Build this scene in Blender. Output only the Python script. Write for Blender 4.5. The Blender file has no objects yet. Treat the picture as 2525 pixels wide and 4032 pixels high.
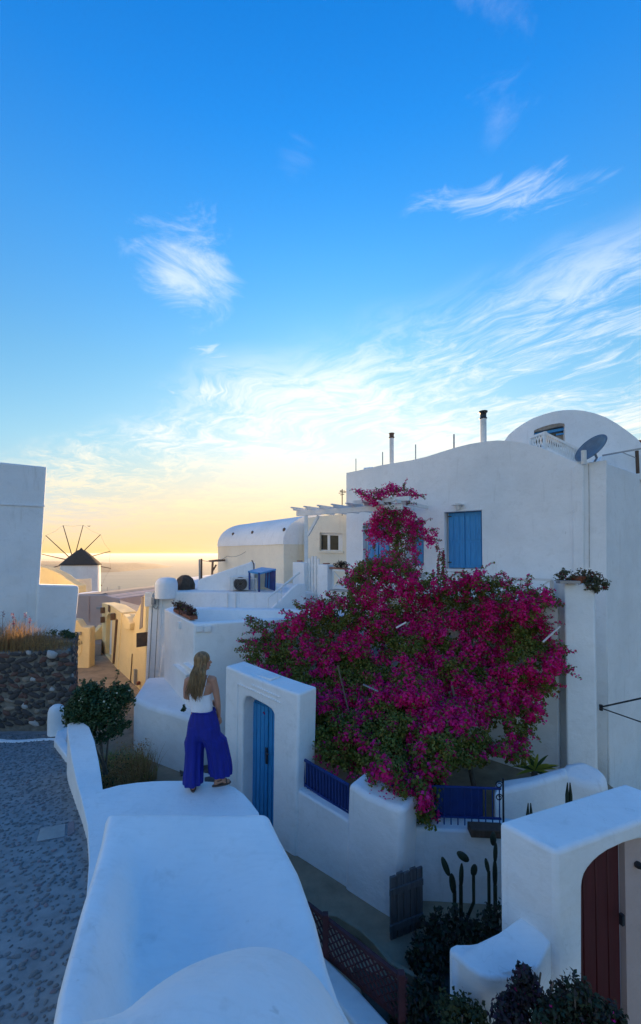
import bpy, bmesh, math, random
import numpy as np
from mathutils import Vector, Matrix, noise
from mathutils.geometry import tessellate_polygon

# ------------------------------------------------------------------ camera
scene = bpy.context.scene
R = math.radians
F = 1560.0
PITCH = R(1.2)
CY = 2180 - F * math.tan(PITCH)      # optical centre row in the photograph's own pixels
CP, SP = math.cos(PITCH), math.sin(PITCH)
cam_d = bpy.data.cameras.new('camera')
cam = bpy.data.objects.new('camera', cam_d)
scene.collection.objects.link(cam)
cam.location = (0, 0, 0)
cam.rotation_euler = (R(90) + PITCH, 0, 0)
cam_d.sensor_fit = 'VERTICAL'
cam_d.sensor_height = 36.0
cam_d.lens = F / 4032 * 36.0
cam_d.shift_y = (CY - 2016) / 4032
cam_d.clip_start = 0.05
cam_d.clip_end = 200000
scene.camera = cam

SUN_EL, SUN_AZ = R(5.3), R(3.6)
# ------------------------------------------------------------------ world
world = bpy.data.worlds.new("World")
scene.world = world
world.use_nodes = True
wn, wl = world.node_tree.nodes, world.node_tree.links
wn.clear()


def W(t, **k):
    n = wn.new(t)
    for a, b in k.items():
        setattr(n, a, b)
    return n


def wm(op, a, b=None, c=None, clamp=False):
    n = W('ShaderNodeMath', operation=op)
    n.use_clamp = clamp
    for i, x in enumerate((a, b, c)):
        if x is None:
            continue
        if isinstance(x, (int, float)):
            n.inputs[i].default_value = x
        else:
            wl.new(x, n.inputs[i])
    return n.outputs[0]


def wstep(x, a, b):
    n = W('ShaderNodeMapRange', interpolation_type='SMOOTHSTEP')
    wl.new(x, n.inputs[0])
    n.inputs[1].default_value = a
    n.inputs[2].default_value = b
    n.inputs[3].default_value = 0
    n.inputs[4].default_value = 1
    return n.outputs[0]


sky = W('ShaderNodeTexSky', sky_type='NISHITA')
sky.sun_disc = False
sky.sun_elevation = SUN_EL
sky.sun_rotation = SUN_AZ
sky.altitude = 100
sky.air_density = 1.0
sky.dust_density = 0.8
sky.ozone_density = 2.2
tc = W('ShaderNodeTexCoord')
sep = W('ShaderNodeSeparateXYZ')
wl.new(tc.outputs['Generated'], sep.inputs[0])
dx, dy, dz = sep.outputs
zz = wm('ADD', wm('MAXIMUM', dz, 0.0), 0.03)
qx, qy = wm('DIVIDE', dx, zz), wm('DIVIDE', dy, zz)
# along / across the cirrus
al = wm('SUBTRACT', wm('MULTIPLY', qx, 0.69), wm('MULTIPLY', qy, 0.73))
ac = wm('ADD', wm('MULTIPLY', qx, 0.73), wm('MULTIPLY', qy, 0.69))


def wnoise(x, y, sx, sy, scale, detail, rough, dist, w=0.0):
    c = W('ShaderNodeCombineXYZ')
    wl.new(wm('MULTIPLY', x, sx), c.inputs[0])
    wl.new(wm('MULTIPLY', y, sy), c.inputs[1])
    c.inputs[2].default_value = w
    n = W('ShaderNodeTexNoise')
    n.inputs['Scale'].default_value = scale
    n.inputs['Detail'].default_value = detail
    n.inputs['Roughness'].default_value = rough
    n.inputs['Distortion'].default_value = dist
    wl.new(c.outputs[0], n.inputs['Vector'])
    return n.outputs[0]


# the clear sky: soft shoulder near the sun, deeper blue with height (all round alike), warm low glow on the sun's side
sc_ = W('ShaderNodeSeparateColor')
wl.new(sky.outputs[0], sc_.inputs[0])
cc_ = W('ShaderNodeCombineColor')
for i, cap in enumerate((3.7, 3.2, 2.9)):
    t_ = wm('POWER', wm('DIVIDE', sc_.outputs[i], cap), 3.0)
    wl.new(wm('DIVIDE', sc_.outputs[i], wm('POWER', wm('ADD', t_, 1.0), 1 / 3)), cc_.inputs[i])
dr = W('ShaderNodeValToRGB')
els = dr.color_ramp.elements
DR = [(0.0, (1.0, 1.0, 1.2)), (0.05, (1.0, .95, 1.05)), (0.12, (1.0, 1.04, 1.14)), (0.24, (.88, 1.16, 1.34)), (0.40, (.68, 1.18, 1.50)), (0.60, (.38, 1.20, 1.92)), (0.74, (.15, 1.12, 2.15)), (0.90, (.04, 0.98, 2.1))]
while len(els) < len(DR): els.new(0.5)
for e_, (p_, c_) in zip(els, DR):
    e_.position = p_
    e_.color = (*c_, 1)
wl.new(dz, dr.inputs[0])


def wmul(a_, b_, f_=1.0):
    m_ = W('ShaderNodeMix', data_type='RGBA', blend_type='MULTIPLY')
    if isinstance(f_, (int, float)): m_.inputs[0].default_value = f_
    else: wl.new(f_, m_.inputs[0])
    for k_, x_ in ((6, a_), (7, b_)):
        if isinstance(x_, tuple): m_.inputs[k_].default_value = (*x_, 1)
        else: wl.new(x_, m_.inputs[k_])
    return m_.outputs[2]


clear = wmul(cc_.outputs[0], dr.outputs[0])
hlen = wm('SQRT', wm('ADD', wm('MULTIPLY', dx, dx), wm('MULTIPLY', dy, dy)))
sdot = wm('DIVIDE', wm('ADD', wm('MULTIPLY', dx, math.sin(SUN_AZ)), wm('MULTIPLY', dy, math.cos(SUN_AZ))), wm('MAXIMUM', hlen, 0.001))
glow = wm('MULTIPLY', wstep(sdot, 0.70, 0.99), wm('SUBTRACT', 1.0, wstep(dz, 0.03, 0.30)))
clear = wmul(clear, (1.0, 0.91, 0.56), glow)

wx = wm('SUBTRACT', wnoise(qx, qy, 1, 1, 1.1, 3, 0.5, 0.0, 2.2), 0.5)
wy = wm('SUBTRACT', wnoise(qx, qy, 1, 1, 1.3, 3, 0.5, 0.0, 8.4), 0.5)
al2 = wm('ADD', al, wm('MULTIPLY', wx, 0.9))
ac2 = wm('ADD', ac, wm('MULTIPLY', wy, 0.7))
n1 = wnoise(al2, ac2, 1.2, 1.9, 1.9, 10, 0.70, 0.7, 1.3)
n2 = wnoise(al2, ac2, 1.3, 3.2, 3.0, 9, 0.72, 0.6, 7.1)
n3 = wnoise(qx, qy, 1, 1, 0.8, 4, 0.5, 0.2, 3.7)
band = wstep(wm('SUBTRACT', ac2, wm('MULTIPLY', al, 0.25)), 1.30, 1.95)
lowcut = wm('SUBTRACT', 1.0, wstep(wm('ABSOLUTE', ac), 5.0, 14.0))
dens = wm('ADD', wm('MULTIPLY', n1, 0.60), wm('MULTIPLY', n2, 0.50))
dens = wm('ADD', dens, wm('MULTIPLY', wm('SUBTRACT', n3, 0.5), 0.45))
# the same cirrus, added out of view behind the camera to brighten shaded walls
band = wm('MAXIMUM', band, wstep(wm('MULTIPLY', ac2, -1.0), 0.2, 1.2))
c1 = wm('MULTIPLY', wstep(dens, 0.43, 0.71), band)
c1 = wm('MULTIPLY', c1, wm('ADD', wm('MULTIPLY', lowcut, 0.7), 0.3))


def blob(x0, y0, ra, rb, ang, k, lo, hi, src):
    ca, sa = math.cos(ang), math.sin(ang)
    ux = wm('SUBTRACT', qx, x0)
    uy = wm('SUBTRACT', qy, y0)
    a = wm('DIVIDE', wm('ADD', wm('MULTIPLY', ux, ca), wm('MULTIPLY', uy, sa)), ra)
    b = wm('DIVIDE', wm('SUBTRACT', wm('MULTIPLY', uy, ca), wm('MULTIPLY', ux, sa)), rb)
    d = wm('SQRT', wm('ADD', wm('MULTIPLY', a, a), wm('MULTIPLY', b, b)))
    m = wm('SUBTRACT', 1.0, wstep(d, 0.0, 1.25))
    m = wm('MULTIPLY', m, wm('GREATER_THAN', dy, 0.0))
    return wm('MULTIPLY', wstep(wm('ADD', src, wm('MULTIPLY', wm('SUBTRACT', m, 1.0), 0.5)), lo, hi), k)


def ray(u, v):
    b = (CY - v) / F
    den = CP - b * SP
    return (u - 1262.5) / F / den, (SP + b * CP) / den


def pl(u, v):
    x, s = ray(u, v)
    k = 1 / math.hypot(1, x, s)
    z = s * k + 0.03
    return x * k / z, k / z


qx2, qy2 = wm('ADD', qx, wm('MULTIPLY', wx, 0.3)), wm('ADD', qy, wm('MULTIPLY', wy, 0.3))
nb = wnoise(qx, qy, 1.0, 1.0, 3.6, 10, 0.68, 1.0, 5.0)
nc = wnoise(al2, ac2, 1.0, 2.6, 3.2, 9, 0.66, 1.3, 9.0)
p = pl(770, 1090)
c2 = blob(p[0], p[1], 0.58, 0.32, R(105), 0.78, 0.31, 0.72, nb)
p = pl(1990, 770)
c3 = blob(p[0], p[1], 0.44, 0.13, R(-10), 0.65, 0.28, 0.70, nc)
p = pl(1990, 30)
c4 = blob(p[0], p[1], 0.20, 0.09, R(20), 0.35, 0.34, 0.85, nb)
p = pl(950, 1545)
c5 = blob(p[0], p[1], 0.75, 0.36, R(-15), 0.85, 0.30, 0.58, nc)
p = pl(1170, 610)
c6 = blob(p[0], p[1], 0.12, 0.14, 0, 0.22, 0.34, 0.85, nb)
p = pl(1960, 480)
c7 = blob(p[0], p[1], 0.30, 0.14, R(60), 0.22, 0.36, 0.85, nc)
p = pl(850, 1390)
c8 = blob(p[0], p[1], 0.30, 0.16, R(-20), 0.7, 0.38, 0.68, nc)
cl = wm('ADD', c1, 0.0)
for c in (c2, c3, c4, c5, c6, c7, c8):
    cl = wm('MAXIMUM', cl, c)
cl = wm('MULTIPLY', cl, 0.80, clamp=True)
# cloud light: white high up, warm near the horizon
ccol = W('ShaderNodeValToRGB')
ccol.color_ramp.elements[0].position = 0.0
ccol.color_ramp.elements[0].color = (1.0, 0.62, 0.26, 1)
ccol.color_ramp.elements[1].position = 0.5
ccol.color_ramp.elements[1].color = (0.86, 0.93, 1.0, 1)
e = ccol.color_ramp.elements.new(0.10)
e.color = (1.0, 0.80, 0.48, 1)
e = ccol.color_ramp.elements.new(0.26)
e.color = (1.0, 0.96, 0.86, 1)
wl.new(dz, ccol.inputs[0])
CLOUD_K = 4.1
cmul = W('ShaderNodeVectorMath', operation='SCALE')
wl.new(ccol.outputs[0], cmul.inputs[0])
cmul.inputs['Scale'].default_value = CLOUD_K
mx = W('ShaderNodeMix', data_type='RGBA')
wl.new(cl, mx.inputs[0])
wl.new(clear, mx.inputs[6])
wl.new(cmul.outputs[0], mx.inputs[7])
bg = W('ShaderNodeBackground')
bg.inputs['Strength'].default_value = 0.10
wl.new(mx.outputs[2], bg.inputs['Color'])
wo = W('ShaderNodeOutputWorld')
wl.new(bg.outputs[0], wo.inputs['Surface'])

# ------------------------------------------------------------------ sun
sd = bpy.data.lights.new('sun', 'SUN')
sd.energy = 5.0
sd.angle = R(0.53)
sd.color = (1.0, 0.66, 0.34)
sun = bpy.data.objects.new('sun', sd)
scene.collection.objects.link(sun)
sdir = Vector((math.sin(SUN_AZ) * math.cos(SUN_EL), math.cos(SUN_AZ) * math.cos(SUN_EL), math.sin(SUN_EL)))
sun.rotation_euler = sdir.to_track_quat('Z', 'Y').to_euler()
sun.location = (5, 30, 20)

vs = scene.view_settings
vs.view_transform = 'Standard'
vs.look = 'None'
vs.exposure = 1.55
vs.gamma = 1.0
vs.use_curve_mapping = False
scene.cycles.max_bounces = 8
scene.cycles.diffuse_bounces = 5
scene.cycles.use_denoising = True

# ------------------------------------------------------------------ projection helpers
def at(u, v, Y):
    x, s = ray(u, v)
    return Vector((x * Y, Y, s * Y))


def atz(u, v, Z):
    x, s = ray(u, v)
    Y = Z / s
    return Vector((x * Y, Y, Z))


def K(x, y, z, keep=False):
    """plan point measured with the first camera estimate (pitch 6.24, f 1500) carried over to this one"""
    c0, s0 = math.cos(R(6.24)), math.sin(R(6.24))
    d = y * c0 + z * s0
    u, v = 1262.5 + 1500 * x / d, 2016 - 1500 * (z * c0 - y * s0) / d
    q = at(u, v, y) if keep else atz(u, v, z)
    return (q.x, q.y)


def K3(x, y, z, keep=False):
    return (*K(x, y, z, keep), z)


class Plane:
    """a vertical plane through two plan points, left one first; inward = away from the camera"""
    def __init__(s, P, Q):
        s.P, s.Q = Vector((P[0], P[1])), Vector((Q[0], Q[1]))
        s.d = (s.Q - s.P).normalized()
        s.n = Vector((-s.d.y, s.d.x))
        s.inw = Vector((s.n.x, s.n.y, 0))
        s.dir = Vector((s.d.x, s.d.y, 0))
        s.ang = math.atan2(s.d.y, s.d.x)

    def __call__(s, u, v, off=0.0):
        x, sl = ray(u, v)
        c = s.P.dot(s.n) + off
        Y = c / (x * s.n.x + s.n.y)
        return Vector((x * Y, Y, sl * Y))

    def X(s, u, z, off=0.0):          # point under image column u at height z
        v = 2180
        for _ in range(4):
            pnt = s(u, v, off)
            x, sl = ray(u, v)
            Y = pnt.y
            t = math.atan2(z, Y)
            v = CY - F * math.tan(t - PITCH)
        pnt = s(u, v, off)
        return Vector((pnt.x, pnt.y, z))

    def shift(s, off):
        return Plane(s.P + s.n * off, s.Q + s.n * off)

    def loc(s, a, z, off=0.0):        # a metres along from P
        q = s.P + s.d * a + s.n * off
        return Vector((q.x, q.y, z))


# ------------------------------------------------------------------ object helpers
C = scene.collection


def tag(o, label=None, cat=None, group=None, kind=None):
    if label: o['label'] = label
    if cat: o['category'] = cat
    if group: o['group'] = group
    if kind: o['kind'] = kind
    return o


def thing(name, label, cat, loc=(0, 0, 0), rz=0.0, group=None):
    o = bpy.data.objects.new(name, None)
    C.objects.link(o)
    o.location = loc
    o.rotation_euler = (0, 0, rz)
    o.empty_display_size = 0.2
    return tag(o, label, cat, group)


def link(name, me, mat=None, parent=None, bevel=0.0, seg=3, smooth=False, angle=35, sub=0):
    if mat is not None and len(me.materials) == 0:
        me.materials.append(mat)
    o = bpy.data.objects.new(name, me)
    C.objects.link(o)
    if parent is not None:
        o.parent = parent
        # parts are given in world coordinates: undo the parent's placement
        m = Matrix.Identity(4)
        q = parent
        while q is not None:
            m = Matrix.LocRotScale(q.location, q.rotation_euler, q.scale) @ m
            q = q.parent
        o.matrix_local = m.inverted()
    if bevel > 0:
        b = o.modifiers.new('bevel', 'BEVEL')
        b.width = bevel
        b.segments = seg
        b.limit_method = 'ANGLE'
        b.angle_limit = R(angle)
        b.harden_normals = False
    if sub:
        s_ = o.modifiers.new('sub', 'SUBSURF')
        s_.levels = s_.render_levels = sub
    if smooth or bevel > 0:
        me.polygons.foreach_set('use_smooth', [True] * len(me.polygons))
        try:
            me.set_sharp_from_angle(angle=R(50))
        except Exception:
            pass
    return o


def bm_mesh(bm, name='m', recalc=True):
    if recalc:
        bmesh.ops.recalc_face_normals(bm, faces=bm.faces)
    me = bpy.data.meshes.new(name)
    bm.to_mesh(me)
    bm.free()
    return me


def prism(name, pts, thick, mat, parent=None, holes=(), bevel=0.03, seg=3):
    """polygon (3D points, with holes) pushed along the vector thick"""
    bm = bmesh.new()
    thick = Vector(thick)
    loops = [list(pts)] + [list(h) for h in holes]
    front, back = [], []
    for lp in loops:
        front.append([bm.verts.new(q) for q in lp])
        back.append([bm.verts.new(Vector(q) + thick) for q in lp])
    if holes:
        tris = tessellate_polygon([[Vector(q) for q in lp] for lp in loops])
        fl = [v for l in front for v in l]
        bl = [v for l in back for v in l]
        for t in tris:
            try:
                bm.faces.new([fl[i] for i in t])
                bm.faces.new([bl[i] for i in reversed(t)])
            except ValueError:
                pass
    else:
        bm.faces.new(front[0])
        bm.faces.new(list(reversed(back[0])))
    for f, b in zip(front, back):
        n = len(f)
        for i in range(n):
            bm.faces.new([f[i], f[(i + 1) % n], b[(i + 1) % n], b[i]])
    return link(name, bm_mesh(bm), mat, parent, bevel, seg)


def slab(name, pts, zb, mat, parent=None, bevel=0.03, seg=3):
    """pts (x,y,z) top outline, straight down to zb"""
    bm = bmesh.new()
    t = [bm.verts.new(q) for q in pts]
    b = [bm.verts.new((q[0], q[1], zb)) for q in pts]
    bm.faces.new(t)
    bm.faces.new(list(reversed(b)))
    n = len(t)
    for i in range(n):
        bm.faces.new([t[i], t[(i + 1) % n], b[(i + 1) % n], b[i]])
    return link(name, bm_mesh(bm), mat, parent, bevel, seg)


def add_box(bm, c, s, rz=0.0, rot=None):
    m = Matrix.Translation(Vector(c)) @ (rot.to_matrix().to_4x4() if rot is not None else Matrix.Rotation(rz, 4, 'Z')) @ Matrix.Diagonal((s[0], s[1], s[2], 1))
    bmesh.ops.create_cube(bm, size=1.0, matrix=m)


def box(name, c, s, mat, parent=None, rz=0.0, bevel=0.0, rot=None, seg=2):
    bm = bmesh.new()
    add_box(bm, c, s, rz, rot)
    return link(name, bm_mesh(bm), mat, parent, bevel, seg)


def add_bar(bm, a, b, w, h=None, up=Vector((0, 0, 1))):
    """rectangular bar between two points"""
    a, b = Vector(a), Vector(b)
    h = h or w
    d = (b - a)
    L = d.length
    d.normalize()
    if abs(d.dot(up)) > 0.98:
        up = Vector((0, 1, 0))
    x = d.cross(up).normalized()
    y = x.cross(d).normalized()
    vs_ = []
    for q in (a, b):
        for i, j in ((-1, -1), (1, -1), (1, 1), (-1, 1)):
            vs_.append(bm.verts.new(q + x * (w / 2 * i) + y * (h / 2 * j)))
    bm.faces.new(vs_[0:4][::-1]); bm.faces.new(vs_[4:8])
    for i in range(4):
        bm.faces.new([vs_[i], vs_[(i + 1) % 4], vs_[4 + (i + 1) % 4], vs_[4 + i]])


def bar(name, a, b, w, mat, parent=None, h=None, bevel=0.0, up=Vector((0, 0, 1))):
    bm = bmesh.new()
    add_bar(bm, a, b, w, h, up)
    return link(name, bm_mesh(bm), mat, parent, bevel, 1)


def add_tube(bm, pts, r, n=8, cap=True):
    pts = [Vector(q) for q in pts]
    rs = r if isinstance(r, (list, tuple)) else [r] * len(pts)
    rings = []
    prev = None
    for i, q in enumerate(pts):
        d = (pts[min(i + 1, len(pts) - 1)] - pts[max(i - 1, 0)])
        d = d.normalized() if d.length > 1e-9 else Vector((0, 0, 1))
        if prev is None:
            x = d.cross(Vector((0, 0, 1)))
            if x.length < 0.05: x = d.cross(Vector((0, 1, 0)))
            x.normalize()
        else:
            x = (prev - d * prev.dot(d))
            x = x.normalized() if x.length > 1e-6 else d.orthogonal().normalized()
        prev = x
        y = d.cross(x)
        rings.append([bm.verts.new(q + (x * math.cos(2 * math.pi * k / n) + y * math.sin(2 * math.pi * k / n)) * rs[i]) for k in range(n)])
    for a, b in zip(rings, rings[1:]):
        for k in range(n):
            bm.faces.new([a[k], a[(k + 1) % n], b[(k + 1) % n], b[k]])
    if cap:
        bm.faces.new(rings[0][::-1]); bm.faces.new(rings[-1])


def tube(name, pts, r, mat, parent=None, n=8):
    bm = bmesh.new()
    add_tube(bm, pts, r, n)
    return link(name, bm_mesh(bm), mat, parent, 0, smooth=True)


def lathe(name, prof, c, mat, parent=None, n=32, smooth=True):
    bm = bmesh.new()
    rings = []
    for r, z in prof:
        if r < 1e-4:
            rings.append([bm.verts.new((c[0], c[1], c[2] + z))])
        else:
            rings.append([bm.verts.new((c[0] + r * math.cos(2 * math.pi * k / n), c[1] + r * math.sin(2 * math.pi * k / n), c[2] + z)) for k in range(n)])
    for a, b in zip(rings, rings[1:]):
        for k in range(n):
            q = [a[k % len(a)], a[(k + 1) % len(a)], b[(k + 1) % len(b)], b[k % len(b)]]
            q2 = []
            for v in q:
                if v not in q2: q2.append(v)
            if len(q2) > 2: bm.faces.new(q2)
    return link(name, bm_mesh(bm), mat, parent, 0, smooth=smooth)


def copy_tree(o, parent=None):
    c = o.copy()
    C.objects.link(c)
    if parent is not None: c.parent = parent
    for ch in list(o.children):
        copy_tree(ch, c)
    return c


# ------------------------------------------------------------------ materials
def mat_base(name):
    m = bpy.data.materials.new(name)
    m.use_nodes = True
    nt = m.node_tree
    return m, nt, nt.nodes, nt.links, nt.nodes['Principled BSDF']


def nz(nt, scale, detail=5, rough=0.55, dist=0.0, coord='Object', vec=None):
    t = nt.nodes.new('ShaderNodeTexCoord')
    n = nt.nodes.new('ShaderNodeTexNoise')
    n.inputs['Scale'].default_value = scale
    n.inputs['Detail'].default_value = detail
    n.inputs['Roughness'].default_value = rough
    n.inputs['Distortion'].default_value = dist
    nt.links.new(t.outputs[coord] if vec is None else vec, n.inputs['Vector'])
    return n.outputs[0]


def ramp(nt, src, stops):
    r = nt.nodes.new('ShaderNodeValToRGB')
    el = r.color_ramp.elements
    while len(el) < len(stops): el.new(0.5)
    for e_, (p_, c_) in zip(el, stops):
        e_.position = p_
        e_.color = (*c_, 1) if len(c_) == 3 else c_
    nt.links.new(src, r.inputs[0])
    return r.outputs[0]


def mixc(nt, f, a, b, blend='MIX'):
    m = nt.nodes.new('ShaderNodeMix')
    m.data_type = 'RGBA'
    m.blend_type = blend
    for i, x in ((0, f), (6, a), (7, b)):
        if isinstance(x, (int, float)): m.inputs[i].default_value = x
        elif isinstance(x, tuple): m.inputs[i].default_value = (*x, 1)
        else: nt.links.new(x, m.inputs[i])
    return m.outputs[2]


def bump(nt, src, strength, dist, prev=None):
    b = nt.nodes.new('ShaderNodeBump')
    b.inputs['Strength'].default_value = strength
    b.inputs['Distance'].default_value = dist
    nt.links.new(src, b.inputs['Height'])
    if prev is not None: nt.links.new(prev, b.inputs['Normal'])
    return b.outputs[0]


def plaster(name, col, dirt=(0.42, 0.40, 0.36), amt=0.35, bstr=1.0, rough=0.9):
    m, nt, N, L, B = mat_base(name)
    big = nz(nt, 0.8, 6, 0.6)
    mid = nz(nt, 5, 6, 0.65, 0.4)
    fine = nz(nt, 55, 4, 0.6)
    c = ramp(nt, big, [(0.32, tuple(x * 0.88 for x in col)), (0.62, col)])
    f = ramp(nt, mid, [(0.55, (0, 0, 0)), (0.80, (1, 1, 1))])
    c = mixc(nt, f, c, tuple(0.72 * a + 0.28 * b for a, b in zip(col, dirt)))
    # rare dark spots and rain streaks
    tcn = N.new('ShaderNodeTexCoord'); mp = N.new('ShaderNodeMapping')
    mp.inputs['Scale'].default_value = (3.5, 3.5, 0.35)
    L.new(tcn.outputs['Object'], mp.inputs[0])
    st = nz(nt, 2.2, 5, 0.6, 0.2, vec=mp.outputs[0])
    f2 = ramp(nt, st, [(0.60, (0, 0, 0)), (0.85, (amt, amt, amt))])
    c = mixc(nt, f2, c, dirt)
    sp = nz(nt, 16, 2, 0.5)
    f3 = ramp(nt, sp, [(0.74, (0, 0, 0)), (0.80, (amt, amt, amt))])
    c = mixc(nt, f3, c, dirt)
    # hairline cracks, here and there
    ck1 = nz(nt, 1.6, 4, 0.6, 0.8)
    ab = N.new('ShaderNodeMath'); ab.operation = 'SUBTRACT'; L.new(ck1, ab.inputs[0]); ab.inputs[1].default_value = 0.5
    ab2 = N.new('ShaderNodeMath'); ab2.operation = 'ABSOLUTE'; L.new(ab.outputs[0], ab2.inputs[0])
    cm = ramp(nt, ab2.outputs[0], [(0.0, (1, 1, 1)), (0.0035, (0, 0, 0))])
    cm2 = ramp(nt, nz(nt, 0.9, 2, 0.5), [(0.52, (0, 0, 0)), (0.62, (.18, .18, .18))])
    c = mixc(nt, mixc(nt, 1.0, cm, cm2, 'MULTIPLY'), c, tuple(x * .6 for x in dirt))
    # grey scuffs and brush marks
    tcb = N.new('ShaderNodeTexCoord'); mpb = N.new('ShaderNodeMapping')
    mpb.inputs['Rotation'].default_value = (.4, .3, .5)
    mpb.inputs['Scale'].default_value = (1, 9, 9)
    L.new(tcb.outputs['Object'], mpb.inputs[0])
    brush = nz(nt, 5, 5, 0.6, 0.3, vec=mpb.outputs[0])
    c = mixc(nt, ramp(nt, brush, [(0.5, (0, 0, 0)), (0.85, (.30, .30, .30))]), c, tuple(x * .75 for x in col))
    L.new(c, B.inputs['Base Color'])
    B.inputs['Roughness'].default_value = rough
    B.inputs['Specular IOR Level'].default_value = 0.25
    b1 = bump(nt, nz(nt, 2.2, 4, 0.5), 0.55 * bstr, 0.07)
    b2 = bump(nt, mid, 0.35 * bstr, 0.02, b1)
    b3 = bump(nt, fine, 0.28 * bstr, 0.004, b2)
    b4 = bump(nt, brush, 0.25 * bstr, 0.006, b3)
    L.new(b4, B.inputs['Normal'])
    return m


def flat(name, col, rough=0.6, metal=0.0, var=0.18, scale=8, bs=0.15, bd=0.004, stretch=None):
    m, nt, N, L, B = mat_base(name)
    if stretch:
        t = N.new('ShaderNodeTexCoord'); mp = N.new('ShaderNodeMapping')
        mp.inputs['Scale'].default_value = stretch
        L.new(t.outputs['Object'], mp.inputs[0])
        s_ = nz(nt, scale, 6, 0.6, 0.3, vec=mp.outputs[0])
    else:
        s_ = nz(nt, scale, 6, 0.6)
    c = ramp(nt, s_, [(0.3, tuple(x * (1 - var) for x in col)), (0.7, tuple(min(1, x * (1 + var * 0.6)) for x in col))])
    L.new(c, B.inputs['Base Color'])
    B.inputs['Roughness'].default_value = rough
    B.inputs['Metallic'].default_value = metal
    L.new(bump(nt, s_, bs, bd), B.inputs['Normal'])
    return m


def leafmat(name, cols, rough=0.55, trans=0.35):
    m, nt, N, L, B = mat_base(name)
    g = N.new('ShaderNodeNewGeometry')
    c = ramp(nt, g.outputs['Random Per Island'], [(i / max(1, len(cols) - 1), x) for i, x in enumerate(cols)])
    L.new(c, B.inputs['Base Color'])
    B.inputs['Roughness'].default_value = rough
    B.inputs['Specular IOR Level'].default_value = 0.3
    tr = N.new('ShaderNodeBsdfTranslucent')
    L.new(c, tr.inputs[0])
    mx_ = N.new('ShaderNodeMixShader')
    mx_.inputs[0].default_value = trans
    L.new(B.outputs[0], mx_.inputs[1]); L.new(tr.outputs[0], mx_.inputs[2])
    L.new(mx_.outputs[0], N['Material Output'].inputs[0])
    return m


M = {}
M['white'] = plaster('white_plaster', (0.90, 0.905, 0.90))
M['white2'] = plaster('old_white_plaster', (0.86, 0.87, 0.87), amt=0.5)
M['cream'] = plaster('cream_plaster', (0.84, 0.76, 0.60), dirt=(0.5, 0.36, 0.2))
M['goldlight'] = plaster('goldlight_plaster', (0.90, 0.70, 0.37), dirt=(0.5, 0.34, 0.16), amt=0.3)  # golden light of the alley painted into the plaster colour
M['rose'] = plaster('rose_plaster', (0.56, 0.42, 0.38), dirt=(0.4, 0.3, 0.26), amt=0.4)
M['blue'] = flat('blue_paint', (0.035, 0.28, 0.60), 0.45, var=0.22, scale=6, bs=0.2, stretch=(6, 6, 0.6))
M['navy'] = flat('navy_paint', (0.015, 0.045, 0.20), 0.5)
M['wpaint'] = flat('white_paint', (0.78, 0.78, 0.76), 0.5, var=0.10)
M['pipe'] = flat('white_pipe', (0.74, 0.73, 0.70), 0.5, var=0.15)
M['iron'] = flat('black_iron', (0.02, 0.022, 0.028), 0.5, var=0.4)
M['steel'] = flat('grey_steel', (0.33, 0.35, 0.38), 0.4, 0.6)
M['dish'] = flat('dish_grey', (0.16, 0.20, 0.24), 0.5, 0.2, var=0.2)
M['wood'] = flat('dark_wood', (0.09, 0.055, 0.035), 0.75, var=0.4, scale=5, bs=0.5, bd=0.01, stretch=(5, 5, 0.5))
M['lat'] = flat('lattice_wood', (0.085, 0.022, 0.026), 0.75, var=0.35)
M['reddoor'] = flat('red_door_paint', (0.085, 0.010, 0.012), 0.5, var=0.25, scale=4, stretch=(6, 6, 0.5))
M['brown'] = flat('brown_board', (0.13, 0.075, 0.045), 0.7, var=0.3)
M['glass'] = flat('dark_glass', (0.03, 0.032, 0.03), 0.12, var=0.3)
M['thatch'] = flat('mill_thatch', (0.085, 0.062, 0.045), 0.95, var=0.5, scale=12, bs=0.8, bd=0.08, stretch=(1, 1, 0.15))
M['roofgrey'] = flat('roof_screed', (0.30, 0.25, 0.22), 0.95, var=0.25, scale=1.5)
M['terracotta'] = flat('terracotta', (0.30, 0.10, 0.055), 0.85, var=0.25)
M['stone_dark'] = flat('lava_stone', (0.075, 0.068, 0.068), 0.9, var=0.5, scale=14, bs=0.6, bd=0.02)
M['stone_red'] = flat('red_lava_stone', (0.16, 0.085, 0.07), 0.9, var=0.5, scale=14, bs=0.6, bd=0.02)
M['stone_tan'] = flat('tan_stone', (0.30, 0.25, 0.20), 0.9, var=0.4, scale=12, bs=0.6, bd=0.02)
M['stone_pale'] = flat('pale_stone', (0.48, 0.46, 0.44), 0.9, var=0.3, scale=12, bs=0.5, bd=0.02)
M['mortar'] = flat('rough_mortar', (0.19, 0.175, 0.15), 0.95, var=0.4, scale=9, bs=0.9, bd=0.05)
M['cement'] = flat('street_cement', (0.26, 0.275, 0.28), 0.95, var=0.25, scale=7, bs=0.7, bd=0.02)
M['pebble'] = flat('pebble_grey', (0.17, 0.18, 0.185), 0.8, var=0.4, scale=9)
M['pebble_r'] = flat('pebble_rose', (0.22, 0.18, 0.19), 0.8, var=0.3, scale=9)
M['flag'] = flat('flagstone', (0.11, 0.105, 0.10), 0.85, var=0.4, scale=7, bs=0.6, bd=0.015)
M['path'] = flat('alley_concrete', (0.34, 0.26, 0.17), 0.95, var=0.35, scale=2.5, bs=0.6, bd=0.03)
M['soil'] = flat('dry_soil', (0.07, 0.06, 0.05), 0.95, var=0.4, scale=5, bs=0.9, bd=0.05)
M['hill'] = flat('hillside_rock', (0.20, 0.14, 0.095), 0.95, var=0.4, scale=0.05)
M['bark'] = flat('vine_bark', (0.16, 0.12, 0.09), 0.9, var=0.4, scale=20, bs=0.8)
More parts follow.
